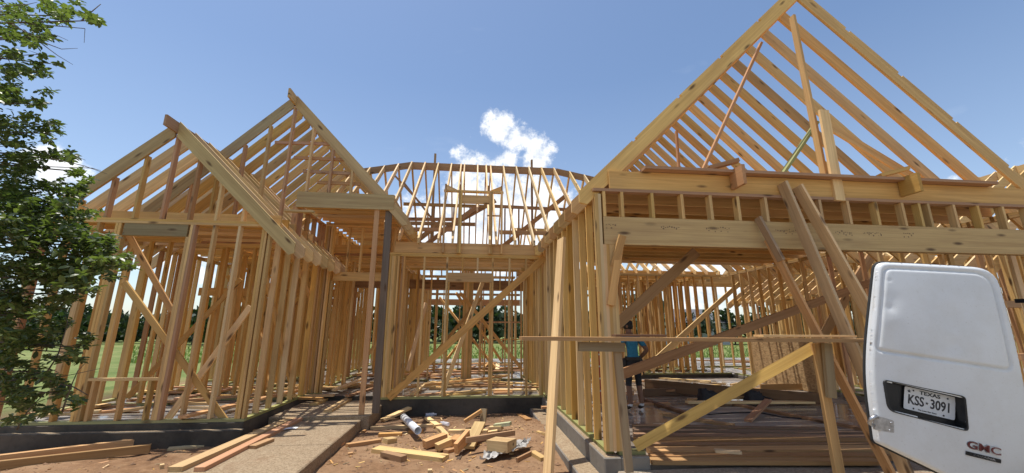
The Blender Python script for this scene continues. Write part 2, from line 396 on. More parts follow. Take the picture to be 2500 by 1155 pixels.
# ---- left wing, front wall: x = XL .. XR at y 6.72
yF = 6.715
def sx(x): return x-XL
zst = ZT-.076
LWst = [sx(x) for x in (-6.69,-6.65,-6.61,-6.30,-5.87)] + [sx(x) for x in (-5.60,-5.56)] + [sx(x) for x in (-4.50,-4.46)] + [sx(x) for x in (-4.16,-3.78)] + [sx(-3.405), sx(-3.365), sx(-3.305)]
win0, win1 = -5.53, -4.53
LWst += [(sx(-5.52), .041, zst-.20), (sx(-4.54), .041, zst-.20)]
LWst += [(sx(-5.03), .041, .585), (sx(-5.42), .041, .585), (sx(-4.66), .041, .585)]
front_left, _, _ = wall((XL, yF), (XR, yF), ZT, LWst)
member('header', (win0+.03, yF-.02, zst-.10), (win1-.03, yF-.02, zst-.10), .038, .195, front_left, col=GREY)
member('header', (win0+.03, yF+.022, zst-.10), (win1-.03, yF+.022, zst-.10), .038, .195, front_left, col=PINE)
member('window_sill', (win0+.03, yF, .605), (win1-.03, yF, .605), SD, .038, front_left, col=PALE)
# let-in cross braces
def bb(p, q, y): return onY(*p, y), onY(*q, y)
for (p, q, y, c) in (((303,690),(552,1030), yF+.066, PINE), ((612,748),(405,1030), yF+.105, PALE), ((300,548),(420,760), yF+.8, GOLD)):
    a, b = bb(p, q, y); member('brace', a, b, .038, .089, front_left, up=(0,0,1), col=c)
# ---- left wing, right-hand wall at x -3.345 running back
xr = -3.325
pw, _, _ = wall((xr, 6.765), (xr, 9.06), ZT, regular(.30, 1.9, .405)+[2.0,2.04,2.10,2.20,2.24,2.265])
for (p, q) in (((690,560),(770,760)),((640,640),(720,980))):
    a = onX(*p, xr-.066); b = onX(*q, xr-.066); member('brace', a, b, .038, .089, pw, col=GOLD)
# left wing, left wall and rear partitions
lw2, _, _ = wall((XL+.05, 6.77), (XL+.05, 12.4), ZT, regular(.35, 5.5))
wall((XL+.1, 10.5), (-3.3, 10.5), ZT, regular(.2, 3.1, .24), stuff='w1')
wall((-5.4, 8.6), (-3.4, 8.6), ZT, regular(.1, 2.0, .27), stuff='w1')
wall((-5.2, 8.7), (-5.2, 10.4), ZT, regular(.1, 1.6), stuff='w1')
wall((XL+.1, 12.45), (-1.8, 12.45), ZT, regular(.2, 4.7, .406), stuff='w1', skip_sole=((2,3),))
wall((-3.3, 9.2), (-3.3, 12.3), ZT, regular(.2, 3.0), stuff='w1')
# ---- entry wall behind the porch, y 9.1
yE = 9.08
ew, _, _ = wall((-3.27, yE), (-1.74, yE), 3.66, [.02,.06,.12,.16,(.22,.041,2.36),(1.30,.041,2.36),1.36,1.40,1.47,1.51,(.50,2.56,3.58),(.78,2.56,3.58),(1.06,2.56,3.58)], skip_sole=((.24,1.28),))
member('header', (-3.03, yE-.022, 2.46), (-1.96, yE-.022, 2.46), .038, .19, ew, col=PINE)
member('header', (-3.03, yE+.022, 2.46), (-1.96, yE+.022, 2.46), .038, .19, ew, col=DARK)
member('ledger', (-3.27, yE-.066, 3.90), (-1.70, yE-.066, 3.90), .038, .14, ew, col=RED)
# ---- dining room front wall, y 8.45
yC = 8.445
cx = lambda x: x+1.71
cst = [.02,.06,.10,.14,.18,.26,.30] + [cx(-1.0), cx(-.52), (cx(-.475),.041,2.30), (cx(.40),.041,2.30), cx(.445), cx(.80), cx(1.16), cx(1.44), cx(1.48)]
cst += [(cx(-.20),2.50,2.82),(cx(.12),2.50,2.82)]
cw, _, _ = wall((-1.71, yC), (1.50, yC), 2.90, cst)
member('header', (-.50, yC-.022, 2.40), (.43, yC-.022, 2.40), .038, .19, cw, col=PINE)
member('header', (-.50, yC+.022, 2.40), (.43, yC+.022, 2.40), .038, .19, cw, col=PINE)
member('rim_joist', (-1.62, yC-.02, 3.02), (1.5, yC-.02, 3.02), .038, .225, cw, col=PINE)
a = onY(948, 972, yC-.075); b = onY(1330, 628, yC-.075); member('brace', a, b, .038, .14, cw, col=GOLD)
a = onY(1080, 960, yC+.5); b = onY(1178, 690, yC+.9); member('brace', a, b, .038, .09, cw, col=PALE)
a = onY(995, 905, yC+1.0); b = onY(1040, 740, yC+1.4); member('brace', a, b, .038, .09, cw, col=PALE)
cl_, _, _ = wall((-1.68, 8.55), (-1.68, 11.2), 2.90, regular(.15, 2.5))
# dormer box over the dining room
dz0, dz1 = 2.905, 4.30
for x in (-.62,-.31,.36,.40,.62,-.27): member('dormer_post', (x, yC-.085, dz0), (x, yC-.085, dz1 if abs(x) < .5 else dz1+.03), ST, SD, cw, up=(0,1,0), col=PINE)
member('dormer_header', (-.25, yC-.085, 4.11), (.34, yC-.085, 4.11), .038, .19, cw, col=PINE)
member('dormer_plate', (-.66, yC, dz1+.02), (.66, yC, dz1+.02), SD, .038, cw, col=PINE)
for x, s in ((-.64,1),(.62,-1)):
    rafter('dormer_rafter', (x, yC-.02, dz1+.17), (x+.26*s, yC-.02, dz1+.05), cw, h=.09)
for x in (-.30,.32,-.62,.62): member('block', (x, yC-.01, dz1+.04), (x, yC-.01, dz1+.17), .038, .06, cw, up=(0,1,0), col=DARK)
member('dormer_plate', (.30, yC, 3.78), (.62, yC, 3.78), .03, .03, cw, col=PALE)
# ---- rooms behind
pr1, _, _ = wall((-1.60, 11.2), (1.45, 11.2), 3.01, [.1,.14,.5,.9,1.40,1.44,1.48,1.52,1.56,1.60,1.64,(2.0,.041,1.5),(2.4,2.4,2.93),2.75,3.0], skip_sole=((.55,.88),))
member('header', (.2, 11.2, 1.52), (1.4, 11.2, 1.52), SD, .038, pr1)
member('beam', (-3.2, 11.28, 2.55), (1.45, 11.28, 2.55), .089, .25, pr1, col=DARK)
member('brace', (-1.4, 11.12, .1), (.3, 11.12, 2.2), .038, .09, pr1, col=GOLD)
member('brace', (1.4, 11.12, .3), (-.3, 11.12, 2.3), .038, .09, pr1, col=GOLD)
wall((-6.7, 16.4), (8.2, 16.4), 3.01, regular(.1, 3.6)+[3.9,5.0,5.04,5.6,6.6,6.64,7.2,(7.6,.041,.9),(8.0,.041,.9),8.5,8.54]+regular(8.9, 14.8), stuff='w2')
member('x', (-3.2, 16.4, 2.38), (2.0, 16.4, 2.38), .089, .24, stuff='w2', col=RED)
member('x', (-3.2, 16.4, 2.70), (2.0, 16.4, 2.70), .04, .09, stuff='w2', col=DARK)
member('x', (.9, 16.4, .92), (2.0, 16.4, .92), .089, .04, stuff='w2', col=GOLD)
wall((-1.7, 14.1), (.2, 14.1), 3.01, regular(.1, 1.8), stuff='w2')
member('x', (-1.7, 13.9, 2.75), (4, 13.9, 2.75), .089, .24, stuff='w2', col=RED)
wall((2.2, 12.4), (2.2, 16.3), 3.01, regular(.2, 3.6), stuff='w2')
wall((-1.7, 11.3), (-1.7, 16.3), 3.01, [.2,.6,1.0,1.04,2.2,2.24,2.6,3.0,3.4,3.8,4.2,4.6], stuff='w2', skip_sole=((1.1,2.2),))
wall((4.8, 12.4), (4.8, 16.3), 3.01, regular(.2, 3.6), stuff='w2')
wall((2.3, 14.3), (8.1, 14.3), 3.01, regular(.2, 5.6), stuff='w2')
for i, (x0,y0,x1,y1) in enumerate(((-.9,14.2,.9,16.2),(.8,13,-1.2,15.5),(1.2,15.6,-.5,13.4))):
    member('x', (x0,y0,.15), (x1,y1,2.5), .038, .089, stuff='w2', col=GOLD)
wall((XL+.15, 8.15), (-5.3, 8.15), ZT, regular(.1, 1.3, .33), stuff='w1')
wall((XL+.15, 9.5), (-5.3, 9.5), ZT, regular(.05, 1.3, .31), stuff='w1')
wall((-3.9, 9.6), (-3.38, 9.6), ZT, regular(.05, .5, .2), stuff='w1')
wall((-3.25, 10.2), (-1.8, 10.2), ZT, [.05,.3,.34,1.1,1.14,1.4], stuff='w1', skip_sole=((.4,1.1),))
wall((-5.9, 10.6), (-5.9, 16), ZT, regular(.2, 5.2, .35), stuff='w1')
wall((-1.6, 12.9), (1.4, 12.9), 3.01, [.1,.5,.54,1.9,1.94,2.3,2.7,2.9], stuff='w2', skip_sole=((.6,1.9),))
wall((9.4, 6.3), (17, 6.3), 3.0, regular(.1, 7.4, .30), stuff='w3')
wall((9.4, 7.4), (16, 7.4), 3.0, regular(.25, 6.4, .34), stuff='w3')
member('x', (9.4, 6.2, 1.8), (17, 6.2, 1.8), .089, .12, stuff='w3', col=DARK); member('x', (9.4, 6.2, .9), (17, 6.2, .9), .089, .12, stuff='w3', col=RED)
wall((-4.3, 8.7), (-4.3, 10.4), ZT, regular(.1, 1.6), stuff='w1')
wall((XL+.1, 11.5), (-4.0, 11.5), ZT, regular(.15, 2.5, .26), stuff='w1')
wall((-4.7, 10.6), (-4.7, 16), ZT, regular(.2, 5.2), stuff='w1')
wall((-2.5, 12.6), (-2.5, 16.2), ZT, regular(.2, 3.4), stuff='w1')
wall((XL+.1, 14.3), (-2.0, 14.3), ZT, regular(.1, 4.4, .22), stuff='w1')
wall((XL+.05, 12.5), (XL+.05, 16.3), ZT, regular(.1, 3.7), stuff='w1')
for k in range(16): member('x', (XL+.1, 11.7+.3*k, ZT+.1), (-1.8, 11.7+.3*k, ZT+.1), .038, .19, stuff='w1')
for k in range(14): member('x', (1.8, 12.4+.28*k, 3.12), (8.1, 12.4+.28*k, 3.12), .038, .19, stuff='w2')
for k in range(9): member('x', (-6.4+.4*k, 12.38, .2), (-6.0+.4*k+1.2, 12.36, 2.6), .038, .089, stuff='w1') if k % 4 == 0 else None
wall((2.3, 13.2), (7.9, 13.2), 3.01, regular(.1, 5.5, .27), stuff='w2')
for (x0,y0,x1,y1,z0,z1) in ((-6.2,8.4,-4.6,8.45,.1,2.3),(-5.1,9.8,-4.0,8.9,2.4,.2),(-6.0,10.42,-4.2,10.44,2.6,.2),(2.4,12.1,3.6,12.12,.2,2.4),(5.2,12.1,3.9,12.12,.2,2.2),(3.0,14.2,5.2,14.2,.2,2.5)):
    member('x', (x0,y0,z0), (x1,y1,z1), .038, .089, stuff='w1', col=GOLD)
for x_ in (2.9, 3.7, 5.6, 6.4, 7.2): wall((x_, 12.5), (x_, 16.2), 3.01, regular(.2, 3.4, .38), stuff='w2')
for x_ in (-6.25, -5.45, -3.7): wall((x_, 11.6), (x_, 16.1), ZT, regular(.2, 4.2, .38), stuff='w1')
for k in range(17): member('x', (xr, 9.25+.3*k, 3.06), (xr, 9.25+.3*k, 3.74), .038, .089, stuff='w1', up=(1,0,0))
member('x', (xr, 9.2, 3.62), (xr, 14.2, 3.62), .089, .038, stuff='w1')
member('x', (-6.6, 10.44, 2.2), (-3.4, 10.44, 2.2), .038, .19, stuff='w1', col=GOLD); member('x', (-6.6, 12.38, 2.1), (-3.4, 12.38, 2.1), .038, .19, stuff='w1', col=RED)
# ---- garage
gx = 1.58; zG = 3.09
gs = regular(.42, 7.0, .365)
gl, _, _ = wall((gx, 4.70), (gx, 12.1), zG, [.02,.06]+gs+[7.1, 7.14], name='garage_wall')
a = onX(1310, 640, 1.50); 
# front: corner studs, header, cripples, plates
yG = 4.665
for k in range(6):
    x = 1.535+.0385*k
    member('stud', (x, yG, .044), (x, yG, zG-.077 if k < 2 else 2.36), ST, SD-.002, gl, up=(0,1,0), col=(PINE, PALE, PINE, GOLD, PINE, PINE)[k])
for k in range(5):
    x = 8.06+.0385*k
    member('stud', (x, yG, .044), (x, yG, 2.36), ST, SD-.002, gl, up=(0,1,0), col=PINE)
member('sole_plate', (1.66, yG, .022), (1.96, yG, .022), SD, .038, gl, col=TREATED)
for k, yy in enumerate((yG-.024, yG+.024)):
    member('garage_header', (1.612, yy, 2.54), (8.24, yy, 2.54), .044, .352, gl, col=((.60,.415,.165), DARK)[k], jit=.02)
V_, F_ = [], []
rs_ = random.Random(9)
for x0, n_ in ((1.64,5),(2.35,9),(2.95,12),(3.9,11),(4.75,9),(5.15,10),(5.75,6)):
    for q in range(n_):
        for rr in range(rs_.choice((1,2))):
            w_ = rs_.uniform(.008,.022); h_ = rs_.uniform(.006,.022); x_ = x0+.028*q+rs_.uniform(-.004,.004); z_ = 2.60+rs_.uniform(-.012,.012)-.035*rr; n = len(V_)
            V_ += [(x_,yG-.0475,z_),(x_+w_,yG-.0475,z_),(x_+w_,yG-.0475,z_+h_),(x_,yG-.0475,z_+h_)]; F_.append((n,n+1,n+2,n+3))
st_ = mesh_from('grade_stamp', [WM[gl].inverted() @ Vector(v) for v in V_], F_, plain('stamp_ink', (.20,.13,.07), .8)); o_ = link(bpy.data.objects.new('grade_stamp', st_), gl, WM[gl]); o_['kind'] = 'stuff'
for x in (1.635, 1.87, 2.27, 2.67, 3.06, 3.44, 3.83, 4.22, 4.61, 5.02, 5.44, 5.84, 6.10, 6.24, 6.64, 7.02, 7.42, 7.82, 8.2):
    member('cripple_stud', (x, yG, 2.718), (x, yG, zG-.04), ST, SD, gl, up=(0,1,0), col=PINE)
member('top_plate', (1.50, yG, zG-.020), (8.26, yG, zG-.020), SD+.004, .038, gl, col=RED)
rimb = member('rim_board', (1.72, yG-.015, zG+.125), (8.0, yG-.015, zG+.125), .038, .24, gl, col=GOLD)
member('catwalk_plank', (2.16, yG-.03, zG+.270), (7.3, yG-.03, zG+.270), .24, .038, gl, col=RED)
for x, c in ((3.38, RED), (5.86, GOLD)):
    member('block', (x, yG-.30, zG+.17), (x+.0, yG-.05, zG+.17), .045, .26, gl, col=c)
    member('block', (x-.30, yG-.06, zG+.33), (x+.06, yG-.14, zG+.42), .09, .05, gl, col=c)
# garage ceiling joists
jc = member('ceiling_joist', (1.62, 4.82, zG+.10), (8.15, 4.82, zG+.10), .038, .19, HOUSE, col=DARK)
for k in range(1, 14):
    y = 4.82+.42*k
    member('joist', (1.62, y, zG+.10), (8.15, y, zG+.10), .038, .19, jc, col=(PINE if k % 3 else GOLD))
for k in range(17):
    y = 4.86+.285*k
    member('attic_plank', (1.66+.12*random.random(), y, zG+.217), (8.1-.3*random.random(), y, zG+.217), .275, .03, jc, col=(DARK if k % 3 else RED))
# garage right and rear walls
gr, _, _ = wall((8.18, 4.72), (8.18, 12.1), zG, regular(.05, 7.2, .385), name='garage_wall')
gb, _, _ = wall((1.7, 12.2), (8.1, 12.2), zG, regular(.12, 6.3, .315), z0=.0, name='garage_wall')
member('header', (2.0, 12.13, 2.3), (3.4, 12.13, 2.3), .038, .19, gb, col=GOLD)
# long braces inside the garage
for nm, p, q, Y0, Y1, w, h, c in (
    ('brace', (1700,615), (1498,800), 5.15, 5.35, .038, .14, DARK),
    ('brace', (1520,950), (1815,684), 11.5, 11.9, .038, .14, PALE),
    ('brace', (1505,918), (2125,690), 5.6, 7.4, .038, .14, RED),
    ('brace', (2130,620), (1990,850), 8.2, 8.3, .05, .19, DARK),
    ('brace', (1590,905), (1700,790), 11.8, 12.0, .038, .1, PALE)):
    member(nm, onY(*p, Y0), onY(*q, Y1), w, h, gl, up=(0,0,1), col=c)
a = onY(1335, 600, 4.60)
member('brace', onY(1498, 650, 4.62), onY(1520, 575, 4.52), .038, .09, gl, up=(1,0,0), col=GOLD)
member('brace', onY(1492, 745, 4.60), onY(1514, 590, 4.60), .038, .09, gl, up=(1,0,0), col=GOLD)
# osb sheet is a loose thing, see below

# ---------------------------------------------------------------- roofs
# garage: gable with its ridge along y
xg, zg = 4.90, 6.58; hg = 3.35; pg = (zg-3.27)/hg
gy = [yG+.02+.395*k for k in range(19)]
R1 = member('ridge_board', (xg, yG-.02, zg-.14), (xg, 12.3, zg-.14), .038, .235, HOUSE, col=PINE)
not_ = [(.19,.205,.035),(.385,.40,.035),(.58,.595,.035),(.775,.79,.035)]
for i, y in enumerate(gy):
    for s in (-1, 1):
        oh = .22 if s < 0 else .4
        n = not_ if i == 0 else None
        rafter('rafter', (xg+s*.02, y, zg), (xg+s*(hg+oh), y, zg-pg*(hg+oh)), R1, h=.19, col=(PINE if random.random() < .75 else GOLD), notches=n)
# gable framing of the garage front
def ptY(p, y): return onY(*p, y)
for p, q, y0, y1, w, h, c, up in (
    ((1934,40),(2024,488), yG+.10, yG+.10, .038,.089, PINE, (0,1,0)),
    ((2010,270),(2050,490), yG-.02, yG-.05, .14,.038, PALE, (0,1,0)),
    ((1858,105),(1706,437), yG+.5, yG+.6, .038,.06, RED, (0,1,0)),
    ((1651,320),(1659,437), yG+2.6, yG+2.6, .038,.07, RED, (0,1,0)),
    ((1993,300),(1897,445), yG+.3, yG+.2, .038,.089, TREAT, (0,1,0)),
    ((2010,300),(2340,500), yG+.9, yG+.9, .038,.14, PINE, (0,0,1)),
    ((2062,330),(2210,440), yG+1.6, yG+1.6, .038,.12, TREAT, (0,0,1))):
    member('gable_strut', ptY(p, y0), ptY(q, y1), w, h, R1, up=up, col=c)
# left wing: gable, ridge along y
xl, zl = -4.99, 4.74; hl = 1.72; pl = .965
R2 = member('ridge_board', (xl, yF-.36, zl-.12), (xl, 9.3, zl-.12), .038, .184, HOUSE, col=DARK)
for i in range(8):
    y = yF-.066+.385*i
    for s in (-1, 1):
        oh = .40 if s > 0 else .3
        rafter('rafter', (xl+s*.02, y, zl), (xl+s*(hl+oh), y, zl-pl*(hl+oh)), R2, w=.042, h=.20, col=(PALE if i else (.50,.38,.20)))
for k in range(-3, 4):
    x = xl+.41*k
    zt_ = zl-pl*abs(x-xl)-.22
    if zt_-ZT > .12: member('gable_stud', (x, yF, ZT), (x, yF, zt_), ST, SD, R2, up=(0,1,0), col=(RED if k in (0,-2,1) else PINE))
# left wing ceiling joists
J2 = member('ceiling_joist', (XL+.1, 6.95, ZT+.095), (XR, 6.95, ZT+.095), .038, .184, HOUSE, col=PINE)
for k in range(1, 17): member('joist', (XL+.1, 6.95+.28*k, ZT+.095), (XR, 6.95+.28*k, ZT+.095), .038, .184, J2)
# dining room joists
J3 = member('ceiling_joist', (-1.65, 8.62, 3.0), (1.5, 8.62, 3.0), .038, .184, HOUSE, col=PINE)
for k in range(1, 7): member('joist', (-1.65, 8.62+.40*k, 3.0), (1.5, 8.62+.40*k, 3.0), .038, .184, J3)
# porch gable
xp, zp, yP = -3.57, 5.86, 7.50; hp = 2.10; pp = (zp-3.66)/hp
R3 = member('ridge_board', (xp, yP-.33, zp-.12), (xp, 12.2, zp-.12), .038, .184, HOUSE, col=PINE)
for i in range(12):
    y = yP-.02+.395*i
    for s in (-1, 1):
        oh = .22
        rafter('rafter', (xp+s*.02, y, zp), (xp+s*(hp+oh), y, zp-pp*(hp+oh)), R3, h=.184, col=(PINE if i else (.52,.40,.21)))
zb = 3.86
for k in range(-4, 5):
    x = xp+.405*k
    zt_ = zp-pp*abs(x-xp)-.24
    lo = zb if x > -3.35 else 3.15
    if zt_-lo > .12: member('gable_stud', (x, yP+.01, lo), (x, yP+.01, zt_), ST, SD, R3, up=(0,1,0), col=(RED if k % 2 == 0 else PINE))
for p, q in (((672,348),(815,352)),((718,385),(845,390)),((740,418),(855,424)),((775,445),(880,450))):
    member('collar_tie', ptY(p, yP+.05), ptY(q, yP+.05), .038, .06, R3, col=RED)
pb = member('porch_beam', (-3.30, yP-.03, 3.70), (-1.52, yP-.03, 3.70), .044, .30, HOUSE, col=(.52,.40,.20), jit=.02)
member('porch_beam_ply', (-3.30, yP+.02, 3.70), (-1.52, yP+.02, 3.70), .044, .30, pb, col=GOLD)
member('side_beam', (-1.545, yP+.06, 3.68), (-1.545, yE, 3.68), .044, .28, pb, col=GOLD)
member('temporary_post', onZ(882, 1012, -.085), Vector((-1.83, yP, 3.55)), .038, .089, pb, up=(1,0,0), col=RED)
member('temporary_post', onZ(917, 1008, -.085), Vector((-1.62, yP+.05, 3.55)), .06, .12, pb, up=(1,0,0), col=(.17,.14,.115), jit=.02)
pw2 = member('pony_wall', (xr, 7.5, 3.60), (xr, 9.0, 3.60), SD, .038, HOUSE, col=RED)
for y in (7.52, 7.75, 8.1, 8.45, 8.8, 8.98): member('stud', (xr, y, ZT), (xr, y, 3.58), ST, SD, pw2, up=(1,0,0), col=(RED if y != 8.1 else DARK))
member('brace', (xr-.05, 7.6, 3.1), (xr-.05, 8.3, 3.6), .038, .09, pw2, col=GOLD)
for k in range(5): member('porch_joist', (xr, 7.72+.29*k, 3.74), (-1.57, 7.72+.29*k, 3.74), .038, .14, pb, col=GOLD)
for k in range(9): member('x', (xr+.03, 9.3+.33*k, 3.12), (-1.72, 9.3+.33*k, 3.12), .038, .19, stuff='w1')
for k in range(16): member('x', (xr+.03, 9.2+.33*k, 3.80), (-1.72, 9.2+.33*k, 3.80), .038, .14, stuff='w1')
member('block', (-3.4, 7.3, 3.42), (-2.9, 7.3, 3.42), .09, .038, pw2, col=PALE)
# centre hip roof
yc0, zc0, yr, zr = 8.34, 3.34, 11.70, 6.38; pc = (zr-zc0)/(yr-yc0)
xa, xb = -1.93, 2.58
R4 = member('ridge_board', (xa, yr, zr-.14), (xb, yr, zr-.14), .038, .235, HOUSE, col=DARK)
def front_z(y): return zr-pc*(yr-y)
XH = [-1.93+.405*k for k in range(12)]
for x in XH + [-.42, .36]:
    ylow = yc0-.18
    if x > 1.45: ylow = yc0-.18+max(0, (x-1.45))*1.0
    if x < -1.45: ylow = yc0-.18+(-1.45-x)*1.0
    if -.6 < x < .5 and x not in (-.42,.36) : ylow = 9.35
    rafter('rafter', (x, yr-.02, zr), (x, ylow, front_z(ylow)), R4, h=.14, col=PALE)
    rafter('rafter', (x, yr+.02, zr), (x, yr+(yr-yc0), zc0), R4, h=.14, col=PINE)
hipR = Vector((xb+1.9, yr-.85, zr-.85*pc)); hipL = Vector((xa-1.7, yr-.75, zr-.75*pc))
for H_, x0, s in ((hipR, xb, 1), (hipL, xa, -1)):
    member('hip_rafter', (x0, yr, zr-.12), H_-Vector((0,0,.12)), .038, .2, R4, col=DARK)
    for k in range(1, 5):
        f_ = k/4.6; q = Vector((x0, yr, zr)).lerp(H_, f_)
        ylow = q.y-2.2
        rafter('rafter', q, (q.x, ylow, q.z-2.2*pc), R4, h=.14, col=PALE)
        rafter('rafter', q+Vector((0,.03,0)), (q.x+s*.1, q.y+2.6, q.z-2.3*pc), R4, h=.14, col=PINE)
for px_ in (1063, 1298):
    t_ = onY(px_, 376 if px_ < 1200 else 391, yr+.06); member('ridge_prop', (t_.x, yr+.06, 3.2), t_, .06, .09, R4, up=(0,1,0), col=DARK)
for p, q, y in (((985,498),(1200,505), yr-.9), ((1195,503),(1385,512), yr-.9), ((985,535),(1130,536), 10.2),((1000,545),(1160,548), 9.9),((1000,560),(1110,561), 8.9),((1220,567),(1355,570), 8.8)):
    member('purlin', ptY(p, y), ptY(q, y), .038, .09, R4, col=DARK)
for p, q, y in (((1030,605),(1170,500), 10.6), ((1085,560),(1210,490), 11.0), ((1230,600),(1385,475), 10.62), ((990,610),(1080,540), 9.8)):
    member('brace', ptY(p, y), ptY(q, y), .038, .12, R4, col=DARK)
for p, q, y in (((985,445),(1075,560), 10.4),((965,430),(1030,500), 10.8)):
    member('brace', ptY(p, y), ptY(q, y), .038, .05, R4, col=DARK)
for x in (-1.1,-.55,-.1,.9,1.3): member('post', (x, 10.9, 3.05), (x, 10.9, 4.7), ST, SD, R4, up=(0,1,0), col=DARK)
member('rear_beam', (-2, 13.2, 3.75), (3, 13.2, 3.75), .04, .2, R4, col=GOLD)
member('rear_beam', (-2, 14.6, 4.1), (3, 14.6, 4.1), .04, .2, R4, col=GOLD)
# roofs at the back, right (mostly seen through the frame)
for k in range(17):
    x = 1.7+.4*k
    rafter('x', (x, 15.2, 5.25), (x, 12.2, 3.2), stuff='r1', h=.14, col=PALE)
    rafter('x', (x, 15.25, 5.25), (x, 18.2, 3.2), stuff='r1', h=.14, col=PINE)
member('x', (1.6, 15.2, 5.15), (8.5, 15.2, 5.15), .04, .2, stuff='r1')
for k in range(12):
    x = 8.6+.42*k
    rafter('x', (x+.9, 11.4, 5.0), (x-.2, 8.8, 3.15), stuff='r1', h=.14, col=PALE)
    rafter('x', (x+.9, 11.45, 5.0), (x+.9, 14.5, 3.15), stuff='r1', h=.14, col=PALE)
for k in range(20):
    y = 6.4+.38*k
    rafter('x', (13.4, y, 5.35), (9.2, y, 2.25), stuff='r1', h=.19, col=(PALE if k % 3 else PINE))
    rafter('x', (13.45, y, 5.35), (17.6, y, 2.25), stuff='r1', h=.19, col=PALE)
member('x', (13.42, 6.3, 5.22), (13.42, 14.0, 5.22), .04, .2, stuff='r1')
wall((9.4, 6.4), (9.4, 13.9), 2.30, regular(.1, 7.4), stuff='w3')
wall((11.6, 6.4), (11.6, 13.9), 3.0, regular(.1, 7.4), stuff='w3')
wall((8.4, 8.7), (15, 8.7), 3.01, regular(.1, 6.5), stuff='w3')
wall((11, 8.8), (11, 14), 3.01, regular(.1, 5), stuff='w3')
wall((8.4, 14.4), (19, 14.4), 3.01, regular(.1, 10.5), stuff='w3')
wall((14.2, 5.2), (14.2, 8.7), 3.01, regular(.1, 3.3), stuff='w3')
for k in range(16): member('x', (8.4, 8.9+.42*k, 3.1), (15, 8.9+.42*k, 3.1), .038, .14, stuff='w3')
for key in ('w1', 'w2', 'w3'): flush(key, 'inner_wall_framing', HOUSE)
flush('r1', 'rear_roof_framing', HOUSE)

# ================================================================ LOOSE LUMBER AND SITE THINGS
def loose(name, label, a, b, w, h, col=PINE, cat='board', group=None, up=(0,0,1), jit=.05):
    o = member(name, a, b, w, h, None, up=up, col=col, jit=jit); return tag(o, label, cat, group)
def lift(p, dz): p = Vector(p); p.z += dz; return p
def flat(name, label, p, q, z, w, t=.038, col=PINE, dz=0.0, cat='board', group=None):
    """board lying flat: w wide, t thick, its underside at height z"""
    a = onZ(*p, z+t); b = onZ(*q, z+t); a.z = z+t/2; b.z = z+t/2+dz
    return loose(name, label, a, b, w, t, col, cat, group)

# -- boards leaning on the garage front
loose('leaning_plank', 'tall pale sunlit plank leaning upright in front of the stud wall by the dirt', onZ(1338,1166,-.30), onX(1371,583,1.30), .045, .16, PALE, up=(.4,-1,.1))
loose('leaning_plank', 'grey yellow plank leaning on the garage beam, left of two side by side', onZ(2214,1158,-.12), onY(1910,447,4.56), .038, .14, (.55,.40,.22), up=(0,-1,.4))
loose('leaning_plank', 'knotty yellow plank leaning on the garage beam, right of two side by side', onZ(2345,1158,-.12), onY(1947,455,4.56), .038, .14, (.62,.43,.20), up=(0,-1,.4))
red_a, red_b = onZ(2176,1160,-.12), onY(1848,533,4.585)
rp = thing('leaning_plank', 'reddish plank leaning on the garage header, a short piece nailed on top', 'board', red_a)
member('plank', red_a, red_a.lerp(red_b, .9), .038, .10, rp, up=(0,-1,.3), col=RED)
member('scab', red_a.lerp(red_b, .80)+Vector((-.01,-.045,0)), red_b+Vector((-.01,-.03,0)), .038, .09, rp, up=(0,-1,.3), col=(.40,.27,.18))

# -- site-built work bench across the garage mouth
wb = thing('work_bench', 'makeshift plank work bench on nailed post legs across the garage opening', 'work bench', (3, 4.05, -.12))
member('plank', (.50, 4.05, 1.255), (4.45, 4.05, 1.235), .235, .036, wb, col=(.42,.27,.14), jit=.01)
member('leg', onY(1505,838,4.10), onY(1536,1153,4.10), .045, .075, wb, up=(1,0,0), col=(.30,.23,.15))
member('ledger', onY(1412,846,4.06), onY(1525,848,4.06), .04, .089, wb, col=(.33,.28,.17))
member('leg', onY(1992,838,4.16), onY(2050,1165,4.16), .05, .095, wb, up=(1,0,0), col=GOLD)
member('leg_scab', onY(2018,838,4.09), onY(2030,972,4.09), .04, .095, wb, up=(1,0,0), col=GREY)
member('brace', (1.86, 4.66, .075), onY(1990,846,4.19), .038, .115, wb, up=(0,.3,1), col=(.64,.44,.17))
loose('scrap_board', 'short pale board lying on the right end of the work bench', Vector((3.02,4.02,1.285)), Vector((4.15,4.08,1.280)), .14, .022, PALE)
loose('scrap_board', 'short dark board lying on the work bench in front of the worker', Vector((1.47,4.08,1.284)), Vector((2.02,4.1,1.284)), .12, .022, (.20,.12,.07))

# -- long planks on the garage floor, front to back
rows = [(1587,1121,2140,1122,.14,(.44,.27,.14),'nearest'),(1587,1109,2170,1109,.14,(.32,.19,.10),'second'),(1584,1096,2190,1091,.19,(.50,.32,.16),'third'),
        (1560,1082,2170,1080,.14,(.30,.18,.10),'fourth'),(1552,1071,2190,1073,.19,(.46,.29,.145),'fifth'),(1548,1059,2160,1064,.14,(.34,.2,.11),'sixth'),
        (1546,1047,2140,1056,.14,(.26,.17,.11),'seventh'),(1545,1037,2020,1046,.14,(.22,.15,.10),'eighth')]
for i, (x0,y0,x1,y1,w_,c,nm) in enumerate(rows):
    z_ = -.10+(.0 if i % 2 else .0)
    o = flat('floor_plank', f'long brown plank on the garage floor, {nm} from the driveway', (x0,y0),(x1,y1), z_, w_, .04+.01*(i%3), c, group='planks laid across the garage floor')
flat('scrap_board', 'short pale offcut lying on the planks at the garage mouth', (1745,1097),(1808,1101), -.052, .09, .03, PALE)
flat('floor_plank', 'light brown board with a split end lying behind the row of garage planks', (1622,1008),(1790,1036), -.10, .14, .04, (.40,.26,.14))
flat('floor_plank', 'dark short board lying on the garage floor beside the worker', (1574,974),(1689,1010), -.10, .10, .05, (.20,.12,.07))
